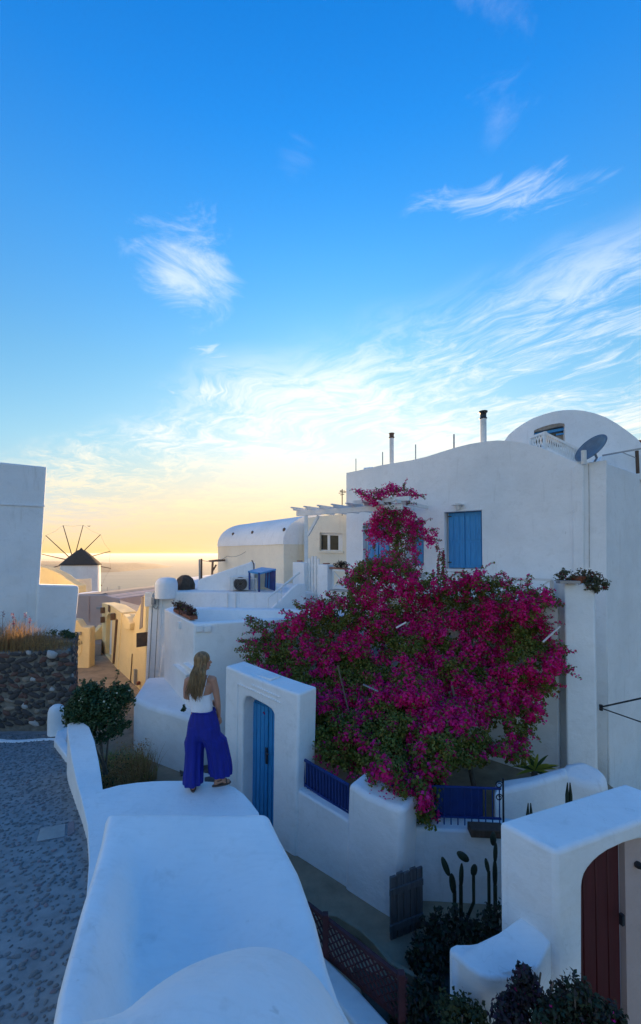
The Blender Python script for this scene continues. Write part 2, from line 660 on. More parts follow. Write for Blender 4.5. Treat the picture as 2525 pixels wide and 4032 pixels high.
M['skin'] = flat('skin', (0.50, 0.24, 0.15), 0.5, var=0.05, scale=10, bs=0.05)
M['hair'] = flat('hair', (0.27, 0.155, 0.065), 0.45, var=0.75, scale=26, bs=1.0, bd=0.02, stretch=(1.6, 1.6, 0.07))
M['top'] = flat('white_cotton', (0.80, 0.79, 0.82), 0.85, var=0.06, scale=14, bs=0.6, bd=0.008)
M['trouser'] = flat('blue_crepe', (0.004, 0.012, 0.24), 0.75, var=0.25, scale=9, bs=0.6, bd=0.012, stretch=(3, 3, 0.4))
M['sandal'] = flat('sandal_leather', (0.10, 0.07, 0.06), 0.6)
M['bract'] = leafmat('bougainvillea_bract', [(0.52, 0.006, 0.10), (0.84, 0.012, 0.23), (0.95, 0.022, 0.33), (0.66, 0.008, 0.14), (0.97, 0.06, 0.42)], 0.6, 0.45)
M['leaf'] = leafmat('bougainvillea_leaf', [(0.06, 0.10, 0.015), (0.12, 0.16, 0.022), (0.22, 0.15, 0.03), (0.09, 0.13, 0.02), (0.26, 0.26, 0.05)], 0.5, 0.3)
M['leaf2'] = leafmat('dark_shrub_leaf', [(0.018, 0.05, 0.02), (0.03, 0.075, 0.025), (0.05, 0.10, 0.035), (0.10, 0.13, 0.06)], 0.45, 0.25)
M['dry'] = leafmat('dry_grass', [(0.34, 0.20, 0.08), (0.45, 0.29, 0.12), (0.24, 0.13, 0.07), (0.52, 0.33, 0.12)], 0.8, 0.35)
M['grass'] = leafmat('green_grass', [(0.14, 0.22, 0.03), (0.26, 0.34, 0.05), (0.36, 0.38, 0.06), (0.10, 0.16, 0.03)], 0.7, 0.35)
M['cactus'] = flat('cactus_skin', (0.022, 0.04, 0.022), 0.6, var=0.4)
M['whiteflower'] = leafmat('white_petal', [(0.7, 0.66, 0.5), (0.6, 0.6, 0.45)], 0.6, 0.3)
M['bird'] = flat('bird_feather', (0.03, 0.03, 0.03), 0.8)


def watermat():
    m, nt, N, L, B = mat_base('sea_water')
    B.inputs['Base Color'].default_value = (0.02, 0.05, 0.075, 1)
    B.inputs['Roughness'].default_value = 0.30
    B.inputs['Specular IOR Level'].default_value = 0.30
    B.inputs['IOR'].default_value = 1.33
    t = N.new('ShaderNodeTexCoord'); mp = N.new('ShaderNodeMapping')
    mp.inputs['Scale'].default_value = (0.3, 1.0, 1)
    L.new(t.outputs['Object'], mp.inputs[0])
    a = nz(nt, 0.06, 8, 0.65, 0.4, vec=mp.outputs[0])
    b = nz(nt, 0.004, 6, 0.6, 0.4, vec=mp.outputs[0])
    L.new(bump(nt, b, 0.5, 30.0, bump(nt, a, 0.6, 3.0)), B.inputs['Normal'])
    return m


M['sea'] = watermat()

# ================================================================== SETTING: ground, sea, hills
random.seed(11)
UP = Vector((0, 0, 1))


def grid_mesh(xs, ys, zf):
    bm = bmesh.new()
    g = [[bm.verts.new((x, y, zf(x, y))) for x in xs] for y in ys]
    for j in range(len(ys) - 1):
        for i in range(len(xs) - 1):
            bm.faces.new([g[j][i], g[j][i + 1], g[j + 1][i + 1], g[j + 1][i]])
    return bm_mesh(bm)


bm = bmesh.new()
S = 40000
q = [bm.verts.new((-S, -S, -112)), bm.verts.new((S, -S, -112)), bm.verts.new((S, S, -112)), bm.verts.new((-S, S, -112))]
bm.faces.new(q)
tag(link('sea', bm_mesh(bm), M['sea']), kind='structure')


def hz(x, y):
    ks = [(-400, -8), (0, -6.8), (12, -6.8), (20, -4.8), (34, -6.2), (60, -8.5), (90, -20), (150, -55), (260, -114), (400, -125)]
    z = -125
    for (a, za), (b, zb) in zip(ks, ks[1:]):
        if a <= y <= b:
            z = za + (zb - za) * (y - a) / (b - a)
            break
    z -= max(0, abs(x) - 60) ** 1.15 * 0.25
    if y > 22 or abs(x) > 20:
        z += noise.noise(Vector((x * .03, y * .03, 0))) * min(3.0, max(0, y - 26) * 0.08) - 0.1
    return max(z, -125)


tag(link('hillside', grid_mesh([-400 + 12.5 * i for i in range(65)], [-120 + 10 * i for i in range(53)], hz), M['hill'], smooth=True), kind='structure')


def island(x, y):
    X0, X1 = -2500.0, -1235.0
    u = (x - X0) / (X1 - X0)
    v = (y - 2900) / 560.0
    e = max(0.0, 1 - v * v)
    if u < 0 or u > 1: return -118
    prof = 62 * min(1, (1 - u) * 9) ** 0.6 * (0.70 + 0.45 * (1 - u)) * e ** 0.5
    return -118 + (prof + 6 * noise.noise(Vector((x * .006, y * .006, 2)))) * (1 if e > 0 else 0)


tag(link('far_island', grid_mesh([-2520 + 25 * i for i in range(54)], [2300 + 60 * i for i in range(21)], island), M['hill'], smooth=True), kind='structure')


def sst(a, b, x):
    t = min(1, max(0, (x - a) / (b - a)))
    return t * t * (3 - 2 * t)


def alz(x, y):
    z = -4.40 - 0.02 * max(0, y - 9)
    z -= 1.7 * sst(5.55, 6.1, x) * sst(4.6, 5.4, y)
    return z + 0.012 * noise.noise(Vector((x * 1.3, y * 1.3, 0)))


alley = tag(link('alley_path', grid_mesh([-14 + 0.25 * i for i in range(100)], [-3 + 0.25 * i for i in range(100)], alz), M['path'], smooth=True), kind='structure')


def zs(y):
    return -2.75 - 0.16 * (y - 2.4)


# right edge of the sloping street, under its side wall
ST = [(-0.55, -1.5), (-0.75, 1.0), (-1.20, 2.3), (-1.50, 3.1), (-2.15, 4.0), (-2.80, 5.0), (-3.72, 6.2), (-4.80, 7.5), (-5.25, 8.35)]


ST = [K(x_, y_, -2.75 - .16 * (y_ - 2.4)) if y_ > .9 else (x_, y_) for x_, y_ in ST]


def street_edge(y):
    for (xa, ya), (xb, yb) in zip(ST, ST[1:]):
        if ya <= y <= yb:
            return xa + (xb - xa) * (y - ya) / (yb - ya)
    return ST[-1][0] - 0.02


bm = bmesh.new()
ys = [-1.5 + 0.15 * i for i in range(64)] + [8.35]
rows = []
for y in ys:
    e_ = street_edge(y)
    rows.append([bm.verts.new((x, y, zs(y) + 0.015 * noise.noise(Vector((x * 2, y * 2, 5))))) for x in [e_ - 0.15 * k for k in range(40)]])
for a, b in zip(rows, rows[1:]):
    for k in range(39):
        bm.faces.new([a[k + 1], a[k], b[k], b[k + 1]])
street = tag(link('cobbled_street', bm_mesh(bm), M['cement'], smooth=True), kind='structure')


def dome_mesh(name, seed, n=8, h=0.8, mat=None, rough=0.18):
    rnd = random.Random(seed)
    bm = bmesh.new()
    rad = [1 + rnd.uniform(-rough, rough) for _ in range(n)]
    ph = rnd.uniform(0, 1)
    r0 = [bm.verts.new((rad[k] * math.cos((k + ph) * 2 * math.pi / n), rad[k] * math.sin((k + ph) * 2 * math.pi / n), -0.15)) for k in range(n)]
    r1 = [bm.verts.new((rad[k] * .80 * math.cos((k + ph) * 2 * math.pi / n), rad[k] * .80 * math.sin((k + ph) * 2 * math.pi / n), h * .62 + rnd.uniform(-.08, .08))) for k in range(n)]
    t = bm.verts.new((rnd.uniform(-.1, .1), rnd.uniform(-.1, .1), h))
    for k in range(n):
        bm.faces.new([r0[k], r0[(k + 1) % n], r1[(k + 1) % n], r1[k]])
        bm.faces.new([r1[k], r1[(k + 1) % n], t])
    me = bm_mesh(bm, name)
    me.polygons.foreach_set('use_smooth', [True] * len(me.polygons))
    if mat: me.materials.append(mat)
    return me


def place(name, me, parent, mtx):
    o = bpy.data.objects.new(name, me)
    C.objects.link(o)
    if parent is not None:
        o.parent = parent
        o.matrix_local = Matrix.LocRotScale(parent.location, parent.rotation_euler, parent.scale).inverted() @ mtx
    else:
        o.matrix_world = mtx
    return o


def joined(name, items, mat_list, parent):
    """items: (mesh, matrix, material index) joined into one mesh"""
    V, Fc, MI = [], [], []
    off = 0
    cache = {}
    for me, m, mi in items:
        if me.name not in cache:
            cache[me.name] = ([v.co.copy() for v in me.vertices], [tuple(p_.vertices) for p_ in me.polygons])
        vv, ff = cache[me.name]
        V += [m @ v for v in vv]
        Fc += [tuple(i + off for i in f) for f in ff]
        MI += [mi] * len(ff)
        off += len(vv)
    me = bpy.data.meshes.new(name)
    me.from_pydata(V, [], Fc)
    for m in mat_list: me.materials.append(m)
    me.polygons.foreach_set('material_index', MI)
    me.polygons.foreach_set('use_smooth', [True] * len(Fc))
    o = link(name, me, None, parent)
    return tag(o, kind='stuff')


# pebbles pressed into the street
peb = [dome_mesh('pebble%d' % i, i, 8, 0.45, M['pebble']) for i in range(5)] + [dome_mesh('pebble_r%d' % i, 40 + i, 8, 0.45, M['pebble_r']) for i in range(2)]
spots = []
y = 1.2
while y < 8.1:
    x = street_edge(y) - 0.05
    xl = -0.92 * y - 0.5
    while x > xl:
        if random.random() < 0.80:
            r = random.uniform(0.008, 0.022) * (1.15 if random.random() < 0.15 else 1)
            px_, py_ = x + random.uniform(-.03, .03), y + random.uniform(-.03, .03)
            if px_ < street_edge(py_) - .03:
                spots.append((r / math.hypot(px_, py_, 2.8), px_, py_, r))
        x -= 0.050
    y += 0.050
spots.sort(reverse=True)
rest = []
for i, (_, x, y, r) in enumerate(spots):
    m = Matrix.Translation((x, y, zs(y) + 0.004 + 0.015 * noise.noise(Vector((x * 2, y * 2, 5))))) @ Matrix.Rotation(-0.158, 4, 'X') @ Matrix.Rotation(random.uniform(0, 6), 4, 'Z') @ Matrix.Diagonal((r * random.uniform(.75, 1.5), r * random.uniform(.7, 1.0), r * 0.9, 1))
    k = random.choice([0, 1, 2, 3, 4, 0, 1, 2, 3, 4, 5, 6]) if random.random() < .5 else random.randrange(5)
    if i < 290:
        place('pebble', peb[k], street, m)
    else:
        rest.append((peb[k], m, 1 if k > 4 else 0))
joined('small_pebbles', rest, [M['pebble'], M['pebble_r']], street)
# iron drain plate set in the street
dp = thing('drain_cover', 'flat grey metal drain plate set in the pebbled street beside the white wall', 'drain cover')
a = [atz(u, v, zs(4.15) + 0.012) for u, v in ((145, 3310), (255, 3285), (258, 3222), (160, 3245))]
for q_ in a: q_.z = zs(q_.y) + 0.02
slab('plate', a, zs(4.4) - 0.05, M['steel'], dp, bevel=0.004)
a2 = [atz(u, v, zs(4.15) + 0.012) for u, v in ((268, 3280), (295, 3265), (292, 3205), (268, 3215))]
for q_ in a2: q_.z = zs(q_.y) + 0.018
slab('plate_edge', a2, zs(4.4) - 0.05, M['pebble_r'], dp, bevel=0.004)
# cement steps at the far end of the street
for k, (v0, h) in enumerate(((2893, .03), (2838, .07))):
    pts = []
    for u in range(-60, 236, 40):
        t_ = (u + 60) / 300
        w_ = 12 * math.sin(t_ * 5 + k) + (20 if k == 0 else -14) * t_
        p_ = atz(u, v0 + w_, zs(7.3 + .45 * k))
        pts.append(p_)
    bm = bmesh.new()
    for a_, b_ in zip(pts, pts[1:]):
        a_, b_ = a_.copy(), b_.copy()
        a_.z, b_.z = zs(a_.y) + h * .3, zs(b_.y) + h * .3
        add_bar(bm, a_, b_ + (b_ - a_) * .02, 0.10, h)
    tag(link('street_step', bm_mesh(bm), M['white2'], None, 0.012), kind='structure')

# ================================================================== FOREGROUND WALLS
# the block nearest the camera: sloping top with a dished middle and a rounded hump
L_ = [(3197, 421, -1.90), (3210, 417, -1.90), (3300, 400, -1.89), (3400, 370, -1.87), (3560, 320, -1.82), (3700, 280, -1.77), (3880, 230, -1.70), (4032, 200, -1.64), (4300, 150, -1.58), (4800, 60, -1.52), (5600, -200, -1.48)]
R_ = [(3190, 1058, -1.90), (3205, 1066, -1.90), (3300, 1112, -1.92), (3430, 1185, -1.95), (3580, 1240, -1.97), (3770, 1290, -1.97), (3930, 1350, -1.96), (4040, 1412, -1.95), (4300, 1520, -1.9), (4800, 1750, -1.8), (5600, 2100, -1.7)]


def interp3(tab, s_):
    n_ = len(tab) - 1
    f_ = s_ * n_
    i = min(int(f_), n_ - 1)
    f_ -= i
    a, b = tab[i], tab[i + 1]
    return tuple(a[k] + (b[k] - a[k]) * f_ for k in range(3))


def sst(a, b, x):
    t = min(1, max(0, (x - a) / (b - a)))
    return t * t * (3 - 2 * t)


bm = bmesh.new()
NR, NC = 90, 64
g = []
Ln = [atz(a[1], a[0], a[2]) for a in L_]
Rn = [atz(a[1], a[0], a[2]) for a in R_]


def polyl(P_, y):
    for a, b in zip(P_, P_[1:]):
        if b.y <= y <= a.y:
            t = (a.y - y) / (a.y - b.y)
            return a.lerp(b, t)
    return P_[-1] if y < P_[-1].y else P_[0]


y0, y1 = Ln[0].y, 0.55
for j in range(NR + 1):
    Y = y0 + (y1 - y0) * (j / NR)
    a, b = polyl(Ln, Y), polyl(Rn, Y)
    row = []
    for i in range(NC + 1):
        t = i / NC
        x = a.x + (b.x - a.x) * t
        z = a.z + (b.z - a.z) * t
        dish = 0.25 * sst(0.07, 0.24, t) * (1 - sst(0.45, 1.0, t)) * (1 - sst(1.9, 2.9, Y))
        z -= dish
        # hump
        ang = math.atan2(Y - 1.0, x + 0.36)
        rr = math.hypot((x + 0.27) / 0.50, (Y - 1.0) / 0.82) * (1 + 0.04 * math.sin(3 * ang + 1))
        hmp = max(0, 1 - rr ** 2.2) ** 0.60
        z += 0.53 * hmp + (0.6 * dish * (1 - sst(0.9, 1.2, rr)))
        z += 0.012 * noise.noise(Vector((x * 2.3, Y * 2.3, 1)))
        # rounded shoulder at the sides
        eL, eR = (x - a.x), (b.x - x)
        for e_, rr_ in ((eL, .05), (eR, .07)):
            if e_ < rr_: z -= rr_ - math.sqrt(max(0, rr_ * rr_ - (rr_ - e_) ** 2))
        eF = y0 - Y
        if eF < .05: z -= .05 - math.sqrt(max(0, .05 ** 2 - (.05 - eF) ** 2))
        row.append(bm.verts.new((x, Y, z)))
    g.append(row)
for j in range(NR):
    for i in range(NC):
        bm.faces.new([g[j][i], g[j + 1][i], g[j + 1][i + 1], g[j][i + 1]])
border = [g[0][i] for i in range(NC + 1)] + [g[j][NC] for j in range(1, NR + 1)] + [g[NR][i] for i in range(NC - 1, -1, -1)] + [g[j][0] for j in range(NR - 1, 0, -1)]
low = [bm.verts.new((v.co.x + 0.0, v.co.y, -4.8)) for v in border]
n_ = len(border)
for i in range(n_):
    bm.faces.new([border[i], border[(i + 1) % n_], low[(i + 1) % n_], low[i]])
me = bm_mesh(bm)
fg = link('plastered_wall', me, M['white'], None, 0, smooth=True)
me.set_sharp_from_angle(angle=R(80))
tag(fg, 'broad white plaster wall block filling the bottom foreground with dished top and rounded hump', 'wall')

# the lower wall the woman stands on, with the parapet along the street
ZW = -2.88


def wz(y): return ZW if y < 5.1 else ZW + 0.28 * sst(5.1, 6.3, y)


pp = [(1020, 3200), (990, 3160), (960, 3126), (925, 3100), (890, 3086), (850, 3079), (790, 3075), (720, 3074), (650, 3074), (600, 3076), (540, 3081), (470, 3091), (405, 3108)]
top = [atz(u, v, ZW) for u, v in pp]
top += [atz(u, v, z) for u, v, z in ((398, 3050, -2.87), (388, 2990, -2.80), (372, 2915, -2.68), (352, 2862, -2.60))]
top += [atz(u, v, z) for u, v, z in ((330, 2846, -2.59), (285, 2842, -2.59), (266, 2852, -2.60), (270, 2905, -2.67), (283, 2990, -2.79), (300, 3070, -2.86), (322, 3150, ZW), (345, 3250, ZW), (352, 3380, ZW))]
top += [Vector(K3(*q_, ZW)) for q_ in ((-1.62, 2.9), (-0.30, 2.9), (-0.16, 3.6), (-0.35, 4.05), (-0.62, 4.35))]
# fine top surface so that it can be uneven
bm = bmesh.new()
tv = [bm.verts.new(q_) for q_ in top]
bv = [bm.verts.new((q_[0], q_[1], -4.8)) for q_ in top]
n_ = len(top)
for i in range(n_):
    bm.faces.new([tv[i], tv[(i + 1) % n_], bv[(i + 1) % n_], bv[i]])
tris = tessellate_polygon([[Vector(q_) for q_ in top]])
for t in tris: bm.faces.new([tv[i] for i in t])
me = bm_mesh(bm)
w1 = link('plastered_wall', me, M['white'], None, 0.045, 4, angle=40)
tag(w1, 'low curved white wall under the standing woman, joining the parapet beside the pebbled street', 'wall')
# side wall below the street end, behind the shrub
pts = [Vector(K3(*q_)) for q_ in ((-3.55, 6.05, -3.2), (-3.80, 6.25, -3.25), (-4.92, 7.45, -3.42), (-5.35, 8.2, -3.5), (-5.15, 8.25, -3.5), (-4.70, 7.45, -3.42))]
tag(slab('retaining_wall', pts, -4.8, M['white2'], None, .02), 'rough pale retaining wall under the street end, behind the leafy shrub', 'wall')

# stone wall at the end of the street
SW = Plane(K(-8.6, 8.18, -2.6), K(-5.32, 8.42, -2.6))
sw = thing('stone_wall', 'dark rubble stone wall with pale mortar at the end of the pebbled street, dry weeds on top', 'stone wall')
toppts = []
for k in range(12):
    a = k / 11 * 3.29
    toppts.append(SW.loc(a, -2.06 + 0.05 * noise.noise(Vector((a * 3, 0, 0))) + 0.0))
poly = [SW.loc(0, -4.8)] + toppts + [SW.loc(3.29, -4.8)]
prism('mortar_core', poly, Vector((-0.92, 1.7, 0)), M['mortar'], sw, bevel=0.05, seg=2)
rocks = []
for mname in ('stone_dark', 'stone_dark', 'stone_dark', 'stone_red', 'stone_tan', 'stone_pale'):
    for k in range(2):
        rocks.append(dome_mesh('rock_%s_%d' % (mname, len(rocks)), 100 + len(rocks), random.choice((5, 6, 7)), 0.7, M[mname], 0.34))
cnt = 0
side_dir = Vector((-0.92, 1.7, 0)).normalized()
for face in (0, 1):
    Lf = 3.25 if face == 0 else 1.7
    base = SW.loc(3.29, 0) if face else None
    z = -3.55
    row_i = 0
    while z < -2.06:
        hh = random.uniform(0.085, 0.125)
        a = random.uniform(0, 0.08) + (0.75 if face == 0 else 0.06)
        while a < Lf:
            w_ = random.choice((random.uniform(0.07, 0.13), random.uniform(.13, .24)))
            if face == 0:
                c = SW.loc(a + w_ / 2, z + random.uniform(-.035, .035), -0.006)
                nrm, tx = Vector((-SW.inw.x, -SW.inw.y, 0)), SW.dir
            else:
                c = base + side_dir * (a + w_ / 2)
                c.z = z + random.uniform(-.015, .015)
                tx = side_dir
                nrm = Vector((side_dir.y, -side_dir.x, 0))
                c += nrm * .012
            m = Matrix((tx, UP, nrm)).transposed().to_4x4()
            m = Matrix.Translation(c) @ m @ Matrix.Rotation(random.uniform(-.6, .6), 4, 'Z') @ Matrix.Diagonal((w_ * .54, hh * random.uniform(.42, .60), 0.045, 1))
            if face == 0 and a < 0.6: pass
            place('stone', random.choice(rocks[:8] if random.random() < .75 else rocks), sw, m)
            cnt += 1
            a += w_ + random.uniform(-0.01, 0.015)
        z += hh * 1.0 + 0.008
# a round white stone near the top
place('stone', rocks[-1], sw, Matrix.Translation(SW(204, 2578, -.03)) @ Matrix((SW.dir, UP, -SW.inw)).transposed().to_4x4() @ Matrix.Diagonal((.10, .10, .10, 1)))
tag(sw.children[-1], 'round whitewashed stone near the top right')

bo = thing('bollard', 'small rounded white plaster bollard at the foot of the stone wall', 'bollard')
q_ = atz(222, 2868, -3.47)
bm = bmesh.new()
for (w_, d_, z_) in ((.27, .22, 0), (.28, .23, .22), (.26, .2, .36), (.18, .14, .44), (.08, .06, .46)):
    pass
prof = [(.15, -.1), (.15, .2), (.145, .34), (.12, .42), (.07, .46), (0, .47)]
lathe('body', prof, q_, M['white2'], bo, 12)

# ================================================================== LEFT BUILDING
def building_slab(name, pxtop, plane, thick, zb, mat, parent, bevel=.05):
    f = [plane(u, v) for u, v in pxtop]
    b0, b1 = f[-1].copy(), f[0].copy()
    b0.z = b1.z = zb
    return prism(name, f + [b0, b1], thick, mat, parent, bevel=bevel)


pL = at(185, 1838, 10.4)
pL0 = at(0, 1820, 9.75)
LB = Plane((pL0.x, pL0.y), (pL.x, pL.y))
lb = thing('white_house', 'tall plain white house at the left edge rising over the stone wall', 'house')
f0 = LB(-330, 1800); f0.z = LB(0, 1819).z + .03
top = [f0, LB(0, 1819), LB(185, 1838)]
b0, b1 = top[-1].copy(), top[0].copy()
bshift = LB(155, 2303)
b0 = LB(152, 2330); b0.z = -4.8; b1.z = -4.8
mid = LB(157, 2300)
prism('wall', [top[0], top[1], top[2], mid, LB.X(152, -4.8), b1], LB.inw * 3.2, M['white2'], lb, bevel=.04)
# string course
bm = bmesh.new()
add_bar(bm, LB(-200, 1975, -.012), LB(176, 1993, -.012), .03, .05)
link('string_course', bm_mesh(bm), M['white2'], lb, .008)
prism('side_wall', [LB(148, 2302, -.10), LB(306, 2306, -.10), LB(311, 2312, -.10), LB(312, 2325, -.10), LB(297, 2490, -.10), LB.X(297, -4.8, -.10), LB.X(120, -4.8, -.10)], LB.inw * 0.5, M['white2'], lb, bevel=.05)
# curved parapet behind it, golden light painted into its colour
GPn = Plane((at(150, 2300, 14.2).x, 14.2), (at(310, 2300, 13.6).x, 13.6))
go = thing('roof_parapet', 'curved parapet with painted-on golden light, sloping down behind the left house', 'wall')
prism('wall', [GPn(u, v) for u, v in ((150, 2330), (150, 2228), (185, 2236), (215, 2250), (240, 2262), (262, 2280), (285, 2295), (306, 2306), (306, 2335))] + [], GPn.inw * .35, M['goldlight'], go, bevel=.03)
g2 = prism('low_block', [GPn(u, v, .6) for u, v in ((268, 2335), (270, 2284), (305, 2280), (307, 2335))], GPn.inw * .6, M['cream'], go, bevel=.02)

# ================================================================== ALLEY ON THE LEFT (far part)
GZ = lambda Y: -4.40 - 0.02 * max(0, Y - 9)
# low pillar wall with blind arch
p1, p2 = atz(286, 2632, -4.54), atz(355, 2630, -4.54)
PW = Plane((p1.x, p1.y), (p2.x, p2.y))
gw = thing('garden_wall', 'short wall with painted-on golden light and a faint blind arch on the left of the alley', 'wall')
prism('wall', [PW(250, 2632), PW(250, 2440), PW(304, 2443), PW(322, 2470), PW(355, 2472), PW(352, 2636)], PW.inw * .5, M['goldlight'], gw, bevel=.04)
arc = [PW(283 + 38 * math.sin(k / 12 * math.pi) * 1.0, 2548 + 50 * -math.cos(k / 12 * math.pi) + 0, -.015) for k in range(13)]
tube('blind_arch', arc, 0.022, M['goldlight'], gw, 6)
box('wall_lamp', PW(312, 2494, -.06), (.14, .1, .12), M['steel'], gw)
tube('wall_tap', [PW(300, 2512, -.02), PW(305, 2516, -.12), PW(313, 2518, -.14)], .02, M['brown'], gw, 6)
# doorway wall and long wall
DW = Plane((at(400, 2560, 18.9).x, 18.9), (at(450, 2620, 16.2).x, 16.2))
dw = thing('arched_doorway', 'wall with painted-on golden light, a narrow arched doorway and wall lanterns at the alley bend', 'gateway')
hole = [DW(u, v) for u, v in ((413, 2575), (418, 2450), (422, 2425), (430, 2416), (438, 2422), (442, 2440), (438, 2592))]
zlow = -4.75
outl = [DW(402, 2374), DW(440, 2385), DW(478, 2412)] + [DW.X(462, zlow), DW.X(398, zlow)]
prism('wall', outl, DW.inw * 0.55, M['goldlight'], dw, holes=[hole], bevel=.03)
prism('door', [DW(u, v, .35) for u, v in ((408, 2600), (416, 2418), (436, 2412), (437, 2600))], DW.inw * .06, M['brown'], dw, bevel=0)
prism('open_door_leaf', [DW(u, v, .18) for u, v in ((426, 2575), (430, 2422), (442, 2425), (438, 2590))], DW.inw * .04, M['white2'], dw, bevel=0)
box('name_plaque', DW(430, 2396, -.03), (.36, .04, .28), M['brown'], dw, DW.ang)
for (u, v) in ((445, 2428), (404, 2403), (404, 2440)):
    ln = box('wall_lantern', DW(u, v, -.10), (.16, .16, .26), M['brown'], dw, DW.ang)
bm = bmesh.new()
tube('pipe', [DW(461, 2440, -.03), DW(455, 2520, -.03), DW(448, 2612, -.03)], .05, M['brown'], dw, 6)
# small wall between
SWp = Plane((at(352, 2560, 18.4).x, 18.4), (at(402, 2560, 18.9).x, 18.9))
tag(prism('garden_wall', [SWp(u, v) for u, v in ((340, 2600), (345, 2497), (368, 2499), (385, 2480), (404, 2460), (404, 2600))], SWp.inw * .3, M['goldlight'], None, bevel=.03),
    'low wall with painted-on golden light and a dipping top closing the alley left of the arched doorway', 'wall')
# long right-hand wall of the alley
EW = Plane((at(450, 2620, 16.2).x, 16.2), K(-5.02, 11.72, -1.13))
ew = thing('alley_wall', 'long wall with painted-on golden light along the right side of the alley with a thin grey pipe', 'wall')
prism('wall', [EW(u, v) for u, v in ((462, 2420), (478, 2412), (500, 2432), (512, 2452), (522, 2438), (540, 2405), (556, 2370), (572, 2330))] + [EW.X(575, -4.8), EW.X(450, -4.8)], EW.inw * .55, M['goldlight'], ew, bevel=.04)
tube('conduit', [EW(521, 2575, -.03), EW(517, 2640, -.03), EW(513, 2685, -.03), EW(505, 2705, -.05), EW(496, 2713, -.06)], .018, M['brown'], ew, 6)
prism('buttress', [EW(u, v, -.16) for u, v in ((476, 2436), (486, 2420), (503, 2436), (512, 2455), (509, 2480), (492, 2478))], EW.inw * .2, M['goldlight'], ew, bevel=.03)
box('meter_box', EW(534, 2665, -.04), (.16, .08, .5), M['steel'], ew, EW.ang)
bm = bmesh.new()
prism('tall_recess', [EW(u, v, -.02) for u, v in ((557, 2352), (565, 2350), (560, 2470), (549, 2478))], EW.inw * .03, M['roofgrey'], ew, bevel=0)
box('meter_box', EW(546, 2690, -.06), (.1, .1, .1), M['terracotta'], ew, EW.ang)
# projecting wooden sign
box('wooden_sign', EW(563, 2518, -.22), (.05, .36, .42), M['brown'], ew, EW.ang)

# distant pink house and flat roofs
FH = Plane((at(300, 2400, 27).x, 27), (at(480, 2400, 26).x, 26))
fh = thing('flat_roofed_house', 'pinkish grey flat-roofed house beyond the alley, below the windmill', 'house')
prism('wall', [FH(u, v) for u, v in ((290, 2560), (290, 2343), (410, 2343), (440, 2352), (472, 2356), (474, 2560))], FH.inw * 9, M['rose'], fh, bevel=.05)
pz = FH(300, 2346).z
tube('downpipe', [FH(350, 2345, -.06), FH(350, 2450, -.06)], .035, M['rose'], fh, 6)
prism('awning', [FH(378, 2391, -.9), FH(410, 2391, -.9), FH(408, 2400, -.9), FH(380, 2399, -.9)], FH.inw * .9, M['steel'], fh, bevel=0)
prism('roof_screed', [FH(u, v, .4) for u, v in ((296, 2352), (300, 2340), (400, 2338), (415, 2334), (440, 2345), (470, 2352), (470, 2360))], FH.inw * 7, M['roofgrey'], fh, bevel=0.02)
LR = Plane((at(300, 2480, 22).x, 22), (at(420, 2480, 21).x, 21))
tag(slab('flat_roof', [atz(300, 2535, -4.05), atz(400, 2535, -4.05), atz(405, 2500, -4.05), atz(378, 2492, -4.05), atz(300, 2488, -4.05)], -4.8, M['roofgrey'], None, .03),
    'low brownish flat roof seen over the alley walls, in front of the pinkish house', 'roof')
fr = thing('flat_roofed_house', 'low house with a brownish grey roof and white balustrade above the long gold-tinted alley wall', 'house')
slab('roof', [atz(478, 2436, -2.7), atz(548, 2445, -2.7), atz(560, 2420, -2.7), atz(556, 2385, -2.7), atz(470, 2362, -2.7)], -4.8, M['roofgrey'], fr, .04)
b0_ = atz(505, 2420, -2.7)
for k in range(7):
    box('baluster', at(514 + 3.6 * k, 2416, 19.5), (.05, .05, .36), M['wpaint'], fr)
bar('balustrade_rail', at(511, 2409, 19.5), at(540, 2412, 19.5), .06, M['wpaint'], fr)
fs = thing('flat_roofed_house', 'low house with a bluish flat roof and pale rim just above the sea edge', 'house')
s0 = slab('wall', [atz(430, 2357, -3.6), atz(560, 2372, -3.6), atz(560, 2350, -3.6), atz(430, 2345, -3.6)], -7, M['rose'], fs, .06)
prism('parapet', [at(u, v, 33) for u, v in ((466, 2362), (466, 2347), (560, 2343), (560, 2372))], Vector((0, .4, 0)), M['white2'], fs, bevel=.03)
box('roof_box', at(456, 2342, 32), (.75, .75, .55), M['cream'], fs, bevel=.03)
box('roof_box', at(472, 2343, 33), (.4, .6, .45), M['cream'], fs, bevel=.03)
tube('aerial', [at(424, 2340, 30), at(424, 2312, 30)], .03, M['steel'], fs, 5)
fs2 = thing('flat_roofed_house', 'small white block with a pale flat roof at the foot of the windmill', 'house')
slab('wall', [at(300, 2341, 36), at(420, 2343, 36), at(420, 2332, 40), at(385, 2328, 41), at(330, 2328, 41)], -8, M['white2'], fs2, .05)

